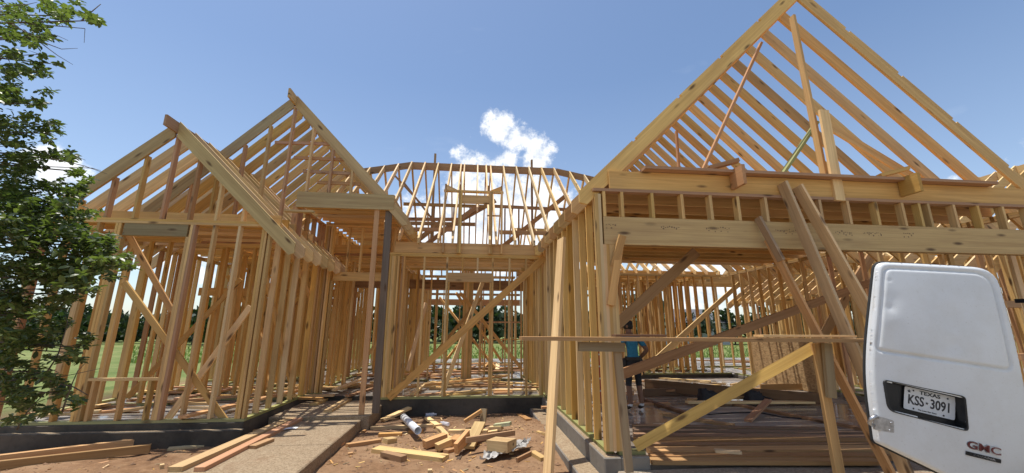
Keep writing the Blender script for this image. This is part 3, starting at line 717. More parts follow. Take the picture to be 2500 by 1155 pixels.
flat('floor_plank', 'long thin brown board lying diagonally on the garage floor towards the van', (1790,984),(2114,1046), -.10, .09, .04, (.36,.22,.13))
a = onZ(1826,1027,-.08); b = onZ(1879,1000,-.06); b.z = .10
loose('scrap_board', 'short reddish board propped up on the diagonal board in the garage', a, b, .11, .038, (.46,.25,.15))
loose('beam', 'long dark beam lying on edge across the garage floor', onZ(1575,948,-.0)+Vector((0,0,.08)), onZ(2005,992,-.1)+Vector((0,0,.11)), .05, .24, (.20,.125,.075), 'beam')
loose('beam', 'short dark beam lying on edge behind the worker', onZ(1572,968,-.1)+Vector((0,0,.08)), onZ(1722,962,-.1)+Vector((0,0,.08)), .05, .15, (.20,.125,.075), 'beam')
loose('floor_plank', 'sunlit golden board on edge at the far side of the garage floor', onZ(1858,955,-.1)+Vector((0,0,.09)), onZ(2110,952,-.1)+Vector((0,0,.09)), .04, .14, (.60,.36,.15))
# osb panel against the right garage wall
def osb_material():
    m, t, b = newmat('strand_board'); g = node(t, 'ShaderNodeNewGeometry')
    vo = node(t, 'ShaderNodeTexVoronoi'); setin(vo, Scale=16); t.links.new(mapping(t, g.outputs['Position'], (1,1,2.2)), vo.inputs['Vector'])
    sc = node(t, 'ShaderNodeSeparateColor'); t.links.new(vo.outputs['Color'], sc.inputs[0])
    c = mixc(t, sc.outputs[0], (.30,.18,.08), (.56,.38,.19)); t.links.new(c, b.inputs['Base Color']); setin(b, Roughness=.8); return m
M_OSB = osb_material()
def solid(name, V8, mat, parent=None):
    return link(bpy.data.objects.new(name, mesh_from(name, V8, BOXF, mat)), parent)
o = solid('strand_board_panel', boxv(8.085,8.125,8.7,11.1,-.09,1.15), M_OSB); tag(o, 'golden strand board sheet standing against the right wall inside the garage', 'panel')

# -- boards on and beside the walkway
WZ = -.15
flat('walkway_plank', 'long yellow plank on the walkway, longest and furthest left of the pair reaching the porch', (428,1140),(812,976), WZ, .15, .05, (.66,.47,.22), group='planks laid along the walkway')
flat('walkway_plank', 'long reddish plank on the walkway next to the long yellow one', (487,1141),(866,953), WZ, .11, .045, (.60,.36,.22), group='planks laid along the walkway')
flat('walkway_plank', 'pale plank on the porch floor beside the red post', (800,1001),(868,962), -.09, .14, .045, (.68,.50,.26), group='planks laid along the walkway')
flat('walkway_plank', 'yellow plank by the sill of the left wing at the porch step', (765,985),(838,953), -.088, .14, .04, (.60,.42,.2), group='planks laid along the walkway')
flat('scrap_board', 'short pinkish offcut on the walkway beside the reddish plank', (616,1088),(662,1070), WZ, .10, .04, (.56,.35,.2))
def lay(name, label, p, q, w, h, col, z=0, dz0=0, dz1=0):
    def drop(p_):
        zz = -.3
        for _ in range(6): v = onZ(p_[0], p_[1], zz); zz = gz(v.x, v.y)+h/2
        return v
    a, b = drop(p), drop(q); k = max(gz(a.lerp(b, f).x, a.lerp(b, f).y)+h/2-.012-(a.z*(1-f)+b.z*f) for f in (0,.25,.5,.75,1)); a.z += k+dz0; b.z += k+dz1
    return loose(name, label, a, b, w, h, col)
lay('long_board', 'long orange board on edge along the foot of the left wing foundation', (-160,1147),(515,1060), .075, .13, (.64,.40,.17), 0, .02)
lay('long_board', 'shorter brown board on the dirt in front of the long orange board', (-140,1156),(366,1098), .06, .10, (.44,.28,.14), -.29)
lay('long_board', 'reddish brown board on edge between foundation and walkway planks', (478,1078),(640,1058), .045, .14, (.48,.29,.14), -.27)
lay('long_board', 'pale white thin board on the dirt left of the walkway', (410,1096),(600,1078), .10, .035, (.80,.68,.46))
# -- the scrap heap on the dirt
def on_dirt(p, dz):
    z = -.3
    for _ in range(6): q = onZ(p[0], p[1], z); z = gz(q.x, q.y)+dz
    return Vector((q.x, q.y, z))
def scrap(label, p, q, w, t, col, z0=0.0, z1=None, name='offcut', up=(0,0,1)):
    a = on_dirt(p, z0+t/2-.006); b = on_dirt(q, (z0 if z1 is None else z1)+t/2-.006)
    return loose(name, label, a, b, w, t, col, 'offcut', up=up)
Y_ = (.70,.51,.25); O_ = (.56,.33,.15); B_ = (.36,.24,.14)
scrap('long thin pale stick on the dirt lying under the white pipe', (905,1045),(1078,1038), .07, .045, PALE)
scrap('pale board with a dark split end sloping up to the foundation beside the pipe', (934,1026),(1000,996), .12, .04, Y_, .02, .14)
scrap('small flat pale square block at the corner of the walkway', (880,1044),(902,1043), .14, .04, PALE)
scrap('flat reddish block lying under the open end of the pipe', (998,1054),(1033,1052), .11, .045, O_)
scrap('orange topped short board on the dirt between walkway and scrap heap', (925,1062),(981,1060), .09, .05, O_)
scrap('small pale square cube of wood alone on the dirt', (940,1077),(963,1074), .13, .07, Y_)
scrap('narrow board pointing from the walkway towards the scrap heap', (847,1088),(928,1076), .08, .05, O_)
scrap('short orange offcut resting against the walkway edge', (825,1089),(845,1073), .10, .05, O_)
scrap('large pale notched plank in the front of the scrap heap', (917,1097),(1088,1119), .18, .055, Y_)
scrap('triangular wood piece lying on the large notched plank', (936,1109),(986,1121), .10, .075, B_)
scrap('pale flat board pointing down from the foundation into the heap', (1043,1021),(1068,1039), .10, .035, PALE, .03)
scrap('yellow board sloping through the middle of the heap', (1070,1044),(1097,1072), .10, .045, Y_, .14, .05)
scrap('pale level two by four lying on top of the heap', (1096,1053),(1190,1053), .09, .045, PALE, .12)
scrap('thick reddish block pair tilted on the left of the heap', (1036,1085),(1088,1066), .12, .10, O_, .02, .08)
scrap('short thick yellow block in the front of the heap', (1066,1093),(1100,1078), .11, .09, Y_, .02, .07)
scrap('upright reddish offcut with a sawn end in the middle of the heap', (1113,1096),(1143,1061), .06, .14, O_, .03, .13)
scrap('wide yellow plank sloping down from the top of the heap', (1143,1093),(1172,1032), .17, .04, Y_, .04, .20)
scrap('long brown thin lath lying across the wide yellow plank', (1138,1075),(1256,1056), .045, .07, B_, .16, .10)
scrap('chunky pale box shaped beam end on the right of the heap', (1200,1083),(1250,1088), .22, .13, Y_, .08)
scrap('brown offcut propped against an upright block at the back of the heap', (1134,1029),(1176,1003), .10, .05, O_, .10, .25)
loose('offcut', 'upright grey block at the back of the heap', onZ(1179,1030,-.2), onZ(1179,1030,-.2)+Vector((.02,.05,.20)), .10, .05, GREY, 'offcut')
scrap('greenish treated offcut at the right back of the heap', (1207,1039),(1247,1034), .10, .05, (.45,.50,.33), .08)
scrap('short pale block under the greenish offcut', (1196,1046),(1226,1044), .10, .06, Y_, .04)
scrap('pale chip of board between the heap and the brown lath', (1190,1056),(1214,1052), .07, .03, PALE, .05)
scrap('orange offcut on the dirt by the foundation, right of the heap', (1267,1012),(1291,1026), .11, .035, O_)
scrap('thin stick standing on edge beside the crumpled sheet', (1262,1124),(1297,1107), .03, .06, B_)
scrap('pale short board between crumpled sheet and leaning plank', (1299,1105),(1327,1122), .09, .05, Y_)
scrap('pale board lying on the corner ledge beside the leaning plank', (1272,988),(1348,986), .10, .05, PALE, .12)
scrap('dark thin strip at the front of the heap', (1119,1122),(1131,1100), .05, .02, (.10,.07,.05))  # dark thin strip lying on the dirt
scrap('small wood cube alone at the front of the dirt', (1044,1152),(1055,1151), .06, .05, PALE)
scrap('thin pale offcut half buried near the leaning plank', (1312,1054),(1334,1062), .06, .03, Y_)
scrap('short reddish stub in the front middle of the heap', (1088,1103),(1113,1096), .09, .05, O_)
scrap('thin board hidden under the middle of the heap', (1104,1082),(1122,1070), .14, .10, O_, .05)
scrap('little orange chip near the walkway corner', (884,1056),(892,1052), .04, .04, O_)
scrap('tiny block on the dirt left of the walkway', (390,1140),(400,1138), .06, .05, PALE)
scrap('chip of wood lying between the walkway and the notched plank', (850,1109),(861,1107), .05, .03, O_)
# dry sticks, chips and clods: too many to count
rs = random.Random(3)
V, F = [], []
for k in range(1900):
    x = rs.uniform(-1.75, 1.3) if k % 4 else rs.uniform(-6.5, -3.3); y = rs.uniform(4.2, 8.35) if k % 4 else rs.uniform(4.6, 6.6)
    r = rs.uniform(.004, .016)*(1 if rs.random() < .93 else 1.9); z = gz(x, y); n = len(V)
    ax = rs.uniform(.6, 2.2)
    for dx, dy, dz in ((ax,0,.2),(-ax,.2,.1),(0,.9,.1),(.1,-.9,.2),(0,.1,.9),(0,0,-.6)): V.append((x+dx*r*rs.uniform(.7,1.2), y+dy*r, z+dz*r))
    F += [tuple(i+n for i in q) for q in ((0,2,4),(2,1,4),(1,3,4),(3,0,4),(2,0,5),(1,2,5),(3,1,5),(0,3,5))]
o = link(bpy.data.objects.new('dirt_clods', mesh_from('clods', V, F, plain('clod', (.24,.14,.08), .95, nscale=4, namt=.5)))); o['kind'] = 'stuff'

V, F, T, G = [], [], [], []
for k in range(330):
    if k % 3: x = rs.gauss(-.1,.75); y = rs.gauss(6.9,.75)
    else: x = rs.uniform(-6.4,1.2); y = rs.uniform(4.6,6.5)
    if y > 8.3 or x > 1.15 or (-3.2 < x < -1.72): continue
    ln, wd_, th = rs.uniform(.02,.11), rs.uniform(.006,.022), rs.uniform(.003,.012); an = rs.uniform(0,3.14); n = len(V); z = gz(x,y)
    R_m = Matrix.Translation((x,y,z+th*.5)) @ Euler((rs.uniform(-.3,.3), rs.uniform(-.3,.3), an)).to_matrix().to_4x4(); bx_ = boxv(-ln/2,ln/2,-wd_/2,wd_/2,-th/2,th/2)
    V += [R_m @ Vector(p) for p in bx_]; G += [Vector(p)+Vector((k,0,0)) for p in bx_]; F += [tuple(i+n for i in q) for q in BOXF]; T += [tint(rs.choice((PALE,PINE,GOLD,RED,GREY)))]*8
me = mesh_from('wood_chips', V, F, M_WOODM, gc=[tuple(g) for g in G]); at_ = me.attributes.new('tint','FLOAT_COLOR','POINT'); at_.data.foreach_set('color', np.array(T,'f').ravel())
o = link(bpy.data.objects.new('wood_chips', me)); o['kind'] = 'stuff'
# -- pipe, bottles, sheet, papers
def tube_mesh(name, pts, radii, mat, n=16, inner=None, caps=True, smooth=True):
    V, F = [], []
    P = [Vector(p) for p in pts]
    for i, p in enumerate(P):
        d = (P[min(i+1, len(P)-1)]-P[max(i-1, 0)]).normalized()
        s = d.orthogonal().normalized() if i == 0 else (s-d*s.dot(d)).normalized()
        t_ = d.cross(s)
        for k in range(n):
            a = 2*math.pi*k/n; V.append(p+(s*math.cos(a)+t_*math.sin(a))*radii[i])
    for i in range(len(P)-1):
        for k in range(n): F.append((i*n+k, i*n+(k+1) % n, (i+1)*n+(k+1) % n, (i+1)*n+k))
    if caps: F += [tuple(range(n-1, -1, -1)), tuple(range((len(P)-1)*n, len(P)*n))]
    return mesh_from(name, V, F, mat, smooth=smooth)
M_PVC = plain('white_pvc', (.72,.74,.76), .35)
pa = onZ(990,1010,-.18); pb_ = onZ(1021,1043,-.14); pa.z = -.20; pb_.z = -.19; pa.y -= .2
dv = (pb_-pa).normalized()
ang_ = [2*math.pi*k/24 for k in range(24)]; s_ = dv.orthogonal().normalized(); t2_ = dv.cross(s_)
PV = [q+(s_*math.cos(k)+t2_*math.sin(k))*r_ for q, r_ in ((pa,.057),(pb_,.057),(pb_+dv*.0005,.050),(pb_-dv*.7,.050)) for k in ang_]
PF = [(r_*24+k, r_*24+(k+1)%24, (r_+1)*24+(k+1)%24, (r_+1)*24+k) for r_ in range(3) for k in range(24)]+[tuple(range(23,-1,-1)), tuple(range(72,96))]
o = link(bpy.data.objects.new('drain_pipe', mesh_from('pipe', PV, PF, M_PVC)))
for p in o.data.polygons: p.use_smooth = len(p.vertices) == 4
tag(o, 'white plastic drain pipe lying on the dirt with its open end forward', 'pipe')
M_CLEAR, t_, b_ = newmat('clear_plastic'); setin(b_, Base_Color=(.8,.85,.95,1), Roughness=.15, Alpha=.45)
M_LID = plain('bottle_cap', (.75,.75,.8), .4)
for (px_, py_, ang, lb) in ((1052,1013,.2,'clear plastic water bottle lying on the dirt near the foundation'), (1086,1034,2.3,'crushed clear bottle lying at the back of the scrap heap')):
    c_ = onZ(px_, py_, -.26); c_.z = gz(c_.x, c_.y)+.035; dr = Vector((math.cos(ang), math.sin(ang), 0))
    t = thing('water_bottle', lb, 'bottle', c_)
    link(bpy.data.objects.new('bottle_body', tube_mesh('bottle', [c_+dr*s for s in (-.10,-.095,-.02,0,.05,.08,.09)], [.028,.032,.032,.028,.032,.018,.013], M_CLEAR, 12)), t)
    link(bpy.data.objects.new('cap', tube_mesh('cap', [c_+dr*.088, c_+dr*.108], [.016,.016], M_LID, 10)), t)
M_SHEET = plain('silver_sheet', (.40,.38,.35), .45, nscale=12, namt=.35)
ca = onZ(1236,1108,-.28); V, F = [], []
for j in range(14):
    for i in range(18):
        u, v = i/17-.5, j/13-.5
        x = ca.x+u*.62+v*.10; y = ca.y+v*.30+u*.16
        k = mnoise.noise(Vector((u*9, v*7, 2))); k2 = mnoise.noise(Vector((u*22, v*20, 5)))
        V.append((x+k2*.03, y+k*.05, gz(x, y)+.035+max(0, .06*abs(k)*2+.05*(u+.3))+.035*abs(k2)))
F = [(j*18+i, j*18+i+1, j*18+19+i, j*18+18+i) for j in range(13) for i in range(17)]
o = link(bpy.data.objects.new('crumpled_sheet', mesh_from('sheet', V, F, M_SHEET))); tag(o, 'crumpled silver grey plastic sheet on the dirt right of the scrap heap', 'sheet')
M_PAPER = plain('paper', (.82,.80,.78), .7)
ca = onZ(702,1049,-.148); V = [(ca.x+(i/5-.5)*.22, ca.y+(j-.5)*.10+(i/5-.5)*.14, -.147+.018*math.sin(i*.6)+.004*j) for j in range(2) for i in range(6)]
F = [(i, i+1, i+7, i+6) for i in range(5)]
o = link(bpy.data.objects.new('paper_scrap', mesh_from('paper', V, F, M_PAPER))); tag(o, 'white curled paper scrap on the walkway beside the planks', 'paper')
# tool bags and a red ladder in the garage
M_BAG = plain('black_canvas', (.018,.018,.022), .7, nscale=20, namt=.4)
for (px_, py_, s, lb) in ((1842,984,1.0,'black open tool bag on the garage floor by the reddish board'), (1730,986,1.1,'dark slumped bag on the garage floor left of the open tool bag')):
    c_ = onZ(px_, py_, -.10); t = thing('tool_bag', lb, 'bag', c_); bm = bmesh.new()
    bmesh.ops.create_cube(bm, size=1); bmesh.ops.subdivide_edges(bm, edges=list(bm.edges), cuts=4, use_grid_fill=True)
    for v in bm.verts:
        q = v.co.copy(); k = mnoise.noise(q*4+Vector((px_,0,0)))
        v.co = Vector((q.x*.36*(1-.25*(q.z+.5)), q.y*.22*(1-.35*(q.z+.5)), (q.z+.5)*.20*(1+.3*k)+(.05 if q.z > .4 and q.x < 0 else 0)))*s + q*.03*k
    me = bpy.data.meshes.new('bag'); bm.to_mesh(me); bm.free(); me.materials.append(M_BAG); me.polygons.foreach_set('use_smooth', [True]*len(me.polygons))
    link(bpy.data.objects.new('bag_body', me), t, Matrix.Translation(c_))
    link(bpy.data.objects.new('strap', tube_mesh('strap', [c_+Vector((.16*s,-.02,.14)), c_+Vector((.3*s,-.05,.09)), c_+Vector((.42*s,-.1,.02)), c_+Vector((.55*s,-.14,.01))], [.014]*4, M_BAG, 6)), t)
pts = [onZ(1670+60*k, 1003+6*math.sin(k*1.7)+k*3, -.09) for k in range(6)]
o = link(bpy.data.objects.new('air_hose', tube_mesh('hose', pts, [.010]*6, M_BAG, 6))); tag(o, 'thin black air hose snaking over the garage floor between the boards', 'hose')
M_RED = plain('red_fibreglass', (.42,.05,.03), .4); M_ALU = plain('aluminium', (.6,.6,.6), .35, .9); M_WHITE = plain('white_print', (.8,.8,.8), .6)
l0 = onZ(1516,985,-.1); l1 = onY(1499,858,l0.y+.12)
ld = thing('step_ladder', 'red ladder standing behind the corner post in the garage, mostly hidden', 'ladder', l0)
def bar(nm, a, b, w, h, mat, par, up=(0,0,1)):
    a, b = Vector(a), Vector(b); Ln = (b-a).length; v = boxv(-Ln/2,Ln/2,-w/2,w/2,-h/2,h/2)
    return link(bpy.data.objects.new(nm, mesh_from(nm, v, BOXF, mat)), par, frame(a, b, Vector(up)))
off = Vector((-.42,.05,0)); top_ = l0+(l1-l0)*1.08
bar('rail', l0, top_, .03, .09, M_RED, ld, (1,0,0)); bar('rail', l0+off, top_+off*.8, .03, .09, M_RED, ld, (1,0,0))
for k in range(1, 5): f_ = k/4.6; bar('step', l0.lerp(top_, f_), (l0+off).lerp(top_+off*.8, f_), .07, .03, M_ALU, ld)
for k in range(6):
    f_ = .62+.05*k; q = l0.lerp(top_, f_)+Vector((0,-.018,0)); bar('print_mark', q+Vector((-.012,0,0)), q+Vector((.012,0,0)), .004, .02, M_WHITE, ld)

# -- scattered boards on the slab inside the house
rs = random.Random(11)
def scatter(n, x0,x1,y0,y1, label, z=.0):
    for k in range(n):
        x, y = rs.uniform(x0,x1), rs.uniform(y0,y1); ln = rs.choice((.4,.6,.9,1.4,2.0,2.6)); an = rs.choice((0,.1,-.15,1.4,.5,-.6))+rs.uniform(-.1,.1)
        d = Vector((math.cos(an), math.sin(an), 0))*ln/2; t_ = .038; st_ = rs.choice((0,0,0,.04,.08))
        a, b = Vector((x,y,z+t_/2+st_))-d, Vector((x,y,z+t_/2+st_+rs.choice((0,0,.06))))+d
        cn, cc_ = rs.choice((('yellow',PINE),('reddish',RED),('orange',O_),('pale',PALE))); wd_ = rs.choice((.089,.089,.14))
        lb = f"{'short' if ln < .7 else 'long' if ln > 1.7 else 'mid length'} {'wide ' if wd_ > .1 else ''}{cn} board lying {'across others ' if st_ else ''}{label}"
        loose('loose_board', lb, a, b, wd_, t_, cc_, 'board', 'boards '+label)
scatter(26, -6.2,-3.7, 7.1,10.2, 'on the slab inside the left wing')
scatter(20, -1.3,1.2, 8.8,11.0, 'on the wet slab of the middle room')
scatter(30, -2.5,1.3, 11.5,16, 'on the slab of the rear rooms')
scatter(14, -3.1,-1.9, 9.3,12.2, 'on the slab behind the porch')
scatter(16, 2.2,7.6, 7.6,11.6, 'on the garage slab behind the bags', -.1)
scatter(24, 2.4,15, 12.5,18.5, 'on the slab behind the garage')

# ================================================================ VAN (only an opened rear door reaches into the picture)
C0 = Vector((3.16372,2.60122,.85864)); VS = Vector((.94648,-.2314,-.22502)).normalized(); VZ = Vector((.21434,-.07063,.9742)); VZ = (VZ-VS*VZ.dot(VS)).normalized(); VN = VS.cross(VZ)
DM = Matrix(((VS.x,VZ.x,VN.x,C0.x),(VS.y,VZ.y,VN.y,C0.y),(VS.z,VZ.z,VN.z,C0.z),(0,0,0,1)))   # door frame: x across, y up, z out of the panel
if VN.y > 0: raise ValueError
def paint_material():
    m, t, b = newmat('white_van_paint'); g = node(t, 'ShaderNodeNewGeometry')
    n1 = noise_(t, g.outputs['Position'], 3, 6, .7); n2 = noise_(t, g.outputs['Position'], 90, 3, .7)
    c = mixc(t, rng(t, n1, .45, .75, 0, .5), (.66,.68,.69), (.52,.51,.47)); c = mixc(t, rng(t, n2, .62, .75, 0, .5), c, (.36,.33,.28))
    t.links.new(c, b.inputs['Base Color']); setin(b, Roughness=.38, Specular_IOR_Level=.5, Coat_Weight=.25, Coat_Roughness=.2)
    bp = node(t, 'ShaderNodeBump'); setin(bp, Strength=.12, Distance=.02); t.links.new(noise_(t, g.outputs['Position'], 2.2, 2), bp.inputs['Height']); t.links.new(bp.outputs[0], b.inputs['Normal'])
    return m
M_PAINT = paint_material(); M_BLACK = plain('black_plastic', (.012,.012,.013), .35); M_STEEL = plain('worn_steel', (.45,.46,.48), .35, .9, nscale=30, namt=.3)
M_PLATE = plain('plate_white', (.62,.64,.66), .35); M_INK = plain('plate_ink', (.02,.02,.025), .5); M_BADGE = plain('badge_red', (.13,.022,.02), .35); M_CHROME = plain('badge_chrome', (.6,.6,.62), .2, 1)
M_RUBBER = plain('tyre_rubber', (.02,.02,.02), .8); M_GLASS = plain('dark_glass', (.02,.025,.03), .06)
van = thing('parked_van', 'white work van with its windowless rear door swung open beside the driveway', 'van', (4.6, 0, -.14))
def smoothpoly(pts, rad, seg=5):
    out = []; n = len(pts)
    for i in range(n):
        p0, p1, p2 = Vector(pts[i-1]), Vector(pts[i]), Vector(pts[(i+1) % n]); r_ = rad[i] if isinstance(rad, (list, tuple)) else rad
        if r_ <= 0: out.append(p1); continue
        a = p1+(p0-p1).normalized()*min(r_, (p0-p1).length*.45); b = p1+(p2-p1).normalized()*min(r_, (p2-p1).length*.45)
        for k in range(seg+1):
            f_ = k/seg; out.append(a.lerp(p1, f_).lerp(p1.lerp(b, f_), f_))
    return out
outline = smoothpoly([(-.30,-.345),(-.372,.02),(-.388,.30),(-.365,.93),(.37,1.035),(.487,.50),(.565,.10),(.60,-.57),(.08,-.435)], [.02,.2,.2,.06,.13,.1,.1,.03,.3])
groove = smoothpoly([(-.352,.278),(-.328,.888),(.325,.985),(.445,.335)], [.035,.05,.12,.05])
recess = smoothpoly([(-.315,.088),(.168,.098),(.192,-.128),(-.275,-.118)], [.03,.025,.03,.05])
def bulge(x, y): return .035*(1-((x-.09)/.5)**2) - .05*max(0, y-.25)**2 - .10*max(0, -.15-y)**2
def door_panel():
    """front skin with the pressed groove and the plate recess as real relief on a fine grid clipped to the outline"""
    def inside(p, poly):
        c = False; n = len(poly); x, y = p
        for i in range(n):
            x1, y1 = poly[i].x, poly[i].y; x2, y2 = poly[i-1].x, poly[i-1].y
            if (y1 > y) != (y2 > y) and x < (x2-x1)*(y-y1)/(y2-y1)+x1: c = not c
        return c
    def dist(p, poly):
        best = 9; P = Vector(p)
        for i in range(len(poly)):
            a, b = poly[i-1], poly[i]; d = b-a; L2 = d.length_squared
            if L2 == 0: continue
            u = max(0, min(1, (P-a).dot(d)/L2)); best = min(best, (P-a-d*u).length)
        return best
    step = .0085; xs_ = np.arange(-.40, .62, step); ys_ = np.arange(-.59, 1.05, step)
    idx, V, F = {}, [], []
    dents = [(-.29,.60,.03,.006),(-.28,.66,.05,.004),(.09,.42,.05,.006),(.08,.62,.10,.006),(-.30,.80,.012,.004),(-.27,.52,.06,-.004),(.1,.33,.05,-.004)]
    for i, x in enumerate(xs_):
        for j, y in enumerate(ys_):
            p = (float(x), float(y)); ins = inside(p, outline); d = dist(p, outline)
            if not ins and d > step*1.01: continue
            q = Vector(p)
            if not ins or d < step*.5:      # snap the rim onto the outline
                bp_, bd = None, 9
                for k in range(len(outline)):
                    a, b = outline[k-1], outline[k]; e = b-a
                    if e.length_squared == 0: continue
                    u = max(0, min(1, (q-a).dot(e)/e.length_squared)); r_ = a+e*u
                    if (r_-q).length < bd: bd = (r_-q).length; bp_ = r_
                q = bp_; d = 0
            z = bulge(q.x, q.y)
            dg = dist(q, groove)
            z -= .015*math.exp(-(dg/.0085)**2)
            z -= .022*math.exp(-(d/.009)**2) if d < .05 else 0
            if inside((q.x, q.y), groove): z += .004*min(1, dg/.02)
            for (dx, dy, r_, a_) in dents: z -= a_*math.exp(-((q.x-dx)**2+(q.y-dy)**2)/r_**2)
            if inside((q.x, q.y), recess): z -= .001
            idx[i, j] = len(V); V.append((q.x, q.y, z))
    for i in range(len(xs_)-1):
        for j in range(len(ys_)-1):
            ks = [(i,j),(i+1,j),(i+1,j+1),(i,j+1)]
            if all(k in idx for k in ks):
                c_ = ((xs_[i]+xs_[i+1])/2, (ys_[j]+ys_[j+1])/2)
                if inside(c_, recess) and dist(c_, recess) > .012: continue
                F.append(tuple(idx[k] for k in ks))
    nf = len(V)
    rim = [(p.x, p.y, bulge(p.x, p.y)-.022) for p in outline]; n = len(rim)
    V += rim + [(x, y, -.07) for x, y, z in rim]
    F += [(nf+i, nf+(i+1) % n, nf+n+(i+1) % n, nf+n+i) for i in range(n)] + [tuple(nf+n+i for i in range(n))[::-1]]
    return mesh_from('door', V, F, M_PAINT, smooth=True)
door = link(bpy.data.objects.new('rear_door', door_panel()), van, DM)
zr_ = .036
def dm(x, y, z=0): return DM @ Vector((x, y, z))
def ring(nm, outer, depth0, depth1, mat, par, floor=True, lip=.016):
    n = len(outer); c_ = sum(outer, Vector((0,0)))/n
    inn = [c_+(p-c_)*(1-lip/ (p-c_).length) for p in outer]
    V = [(p.x,p.y,bulge(p.x,p.y)-.006) for p in outer]+[(p.x,p.y,bulge(p.x,p.y)+.008) for p in [c_+(q-c_)*(1-.006/(q-c_).length) for q in outer]]+[(p.x,p.y,bulge(p.x,p.y)+.006) for p in inn]+[(p.x,p.y,depth1) for p in [c_+(q-c_)*.96 for q in inn]]
    F = []
    for r_ in range(3): F += [(r_*n+i, r_*n+(i+1) % n, (r_+1)*n+(i+1) % n, (r_+1)*n+i) for i in range(n)]
    F.append(tuple(3*n+i for i in range(n)))
    return link(bpy.data.objects.new(nm, mesh_from(nm, V, F, mat)), par, DM)
ring('plate_recess', recess, .033, -.035, M_BLACK, door)
PLM = DM @ Matrix.Translation((0,0,-.022))
def on_plate(nm, V, F, mat, z0): return link(bpy.data.objects.new(nm, mesh_from(nm, [(x,y,z+z0) for x,y,z in V], F, mat)), door, PLM)
pl_out = smoothpoly([(-.1525,-.076),(.1525,-.076),(.1525,.076),(-.1525,.076)], .012, 3); n = len(pl_out)
on_plate('license_plate', [(p.x,p.y,0) for p in pl_out]+[(p.x,p.y,.003) for p in pl_out], [tuple(range(n,2*n)), tuple(range(n-1,-1,-1))]+[(i,(i+1)%n,n+(i+1)%n,n+i) for i in range(n)], M_PLATE, 0)
def text_mesh(body, size, mat, M_, par, name, ext=.0008, sx_=1.0, shear=0, bold=.0):
    cu = bpy.data.curves.new(name, 'FONT'); cu.body = body; cu.size = size; cu.extrude = ext; cu.align_x = 'CENTER'; cu.align_y = 'CENTER'; cu.shear = shear; cu.offset = bold; cu.resolution_u = 3
    o = bpy.data.objects.new(name, cu); COL.objects.link(o); bpy.context.view_layer.update()
    me = bpy.data.meshes.new_from_object(o.evaluated_get(bpy.context.evaluated_depsgraph_get())); bpy.data.objects.remove(o); bpy.data.curves.remove(cu)
    for v in me.vertices: v.co.x *= sx_
    me.materials.clear(); me.materials.append(mat)
    return link(bpy.data.objects.new(name, me), par, M_)
T_ = Matrix.Translation
text_mesh('KSS', .088, M_INK, PLM @ T_((-.082,-.008,.004)), door, 'plate_number', sx_=.72, bold=.0016)
text_mesh('3091', .088, M_INK, PLM @ T_((.066,-.008,.004)), door, 'plate_number', sx_=.72, bold=.0016)
text_mesh('TEXAS', .034, M_INK, PLM @ T_((0,.053,.004)), door, 'plate_state_name', sx_=1.25, bold=.0008)
text_mesh('The Lone Star State', .014, M_INK, PLM @ T_((-.012,-.062,.004)), door, 'plate_motto')
star = [(.011*(1 if k % 2 == 0 else .45)*math.cos(math.pi/2+k*math.pi/5), .011*(1 if k % 2 == 0 else .45)*math.sin(math.pi/2+k*math.pi/5), 0) for k in range(10)]
for (x, y, s) in ((-.016,-.008,1.0),(-.125,.048,1.2)): on_plate('plate_star', [(x+a*s, y+b*s, 0) for a, b, c in star], [tuple(range(10))], M_INK, .0044)
for (x, y) in ((-.10,.058),(.105,.055),(-.095,-.062),(.085,-.062)):
    on_plate('plate_screw', [(x+.006*math.cos(k*.785), y+.006*math.sin(k*.785), 0) for k in range(8)], [tuple(range(8))], M_BLACK, .005)
# badge
BM_ = DM @ T_((.275,-.222,bulge(.275,-.22)+.002))
text_mesh('GMC', .064, M_CHROME, BM_ @ T_((0,.015,.002)), door, 'badge_letters', ext=.003, sx_=1.35, bold=.0036)
text_mesh('GMC', .064, M_BADGE, BM_ @ T_((0,.015,.0065)), door, 'badge_letters', ext=.001, sx_=1.35, bold=.0004)
bar('badge_strip', dm(.175,-.262,bulge(.2,-.26)+.004), dm(.375,-.262,bulge(.36,-.26)+.004), .024, .006, M_BLACK, door, VN)
text_mesh('SAVANA', .019, M_CHROME, BM_ @ T_((0,-.040,.0075)), door, 'badge_name', sx_=1.7)
# latch plate and striker at the free edge
lp = smoothpoly([(-.345,-.165),(-.235,-.17),(-.228,-.25),(-.34,-.262)], .01, 2); n = len(lp)
la = link(bpy.data.objects.new('door_latch', mesh_from('latch', [(p.x,p.y,bulge(p.x,p.y)-.012) for p in lp]+[(p.x,p.y,bulge(p.x,p.y)+.001) for p in lp], [tuple(range(n,2*n))]+[(i,(i+1)%n,n+(i+1)%n,n+i) for i in range(n)], M_STEEL)), door, DM)
link(bpy.data.objects.new('striker', tube_mesh('striker', [dm(-.335,-.175,.02), dm(-.36,-.17,.045), dm(-.385,-.19,.045), dm(-.385,-.225,.03), dm(-.35,-.235,.015)], [.013]*5, M_STEEL, 10)), door)
for (x, y) in ((-.25,-.19),(-.255,-.24)): link(bpy.data.objects.new('bolt', tube_mesh('bolt', [dm(x,y,bulge(x,y)-.002), dm(x,y,bulge(x,y)+.006)], [.006,.005], M_STEEL, 8)), door)
link(bpy.data.objects.new('door_seal', tube_mesh('seal', [DM @ Vector((p.x, p.y, -.062)) for p in outline]+[DM @ Vector((outline[0].x, outline[0].y, -.062))], [.012]*(len(outline)+1), M_RUBBER, 6)), door)
bar('check_strap', onY(2478,735,2.75), onY(2600,733,2.60), .012, .032, M_BLACK, door)
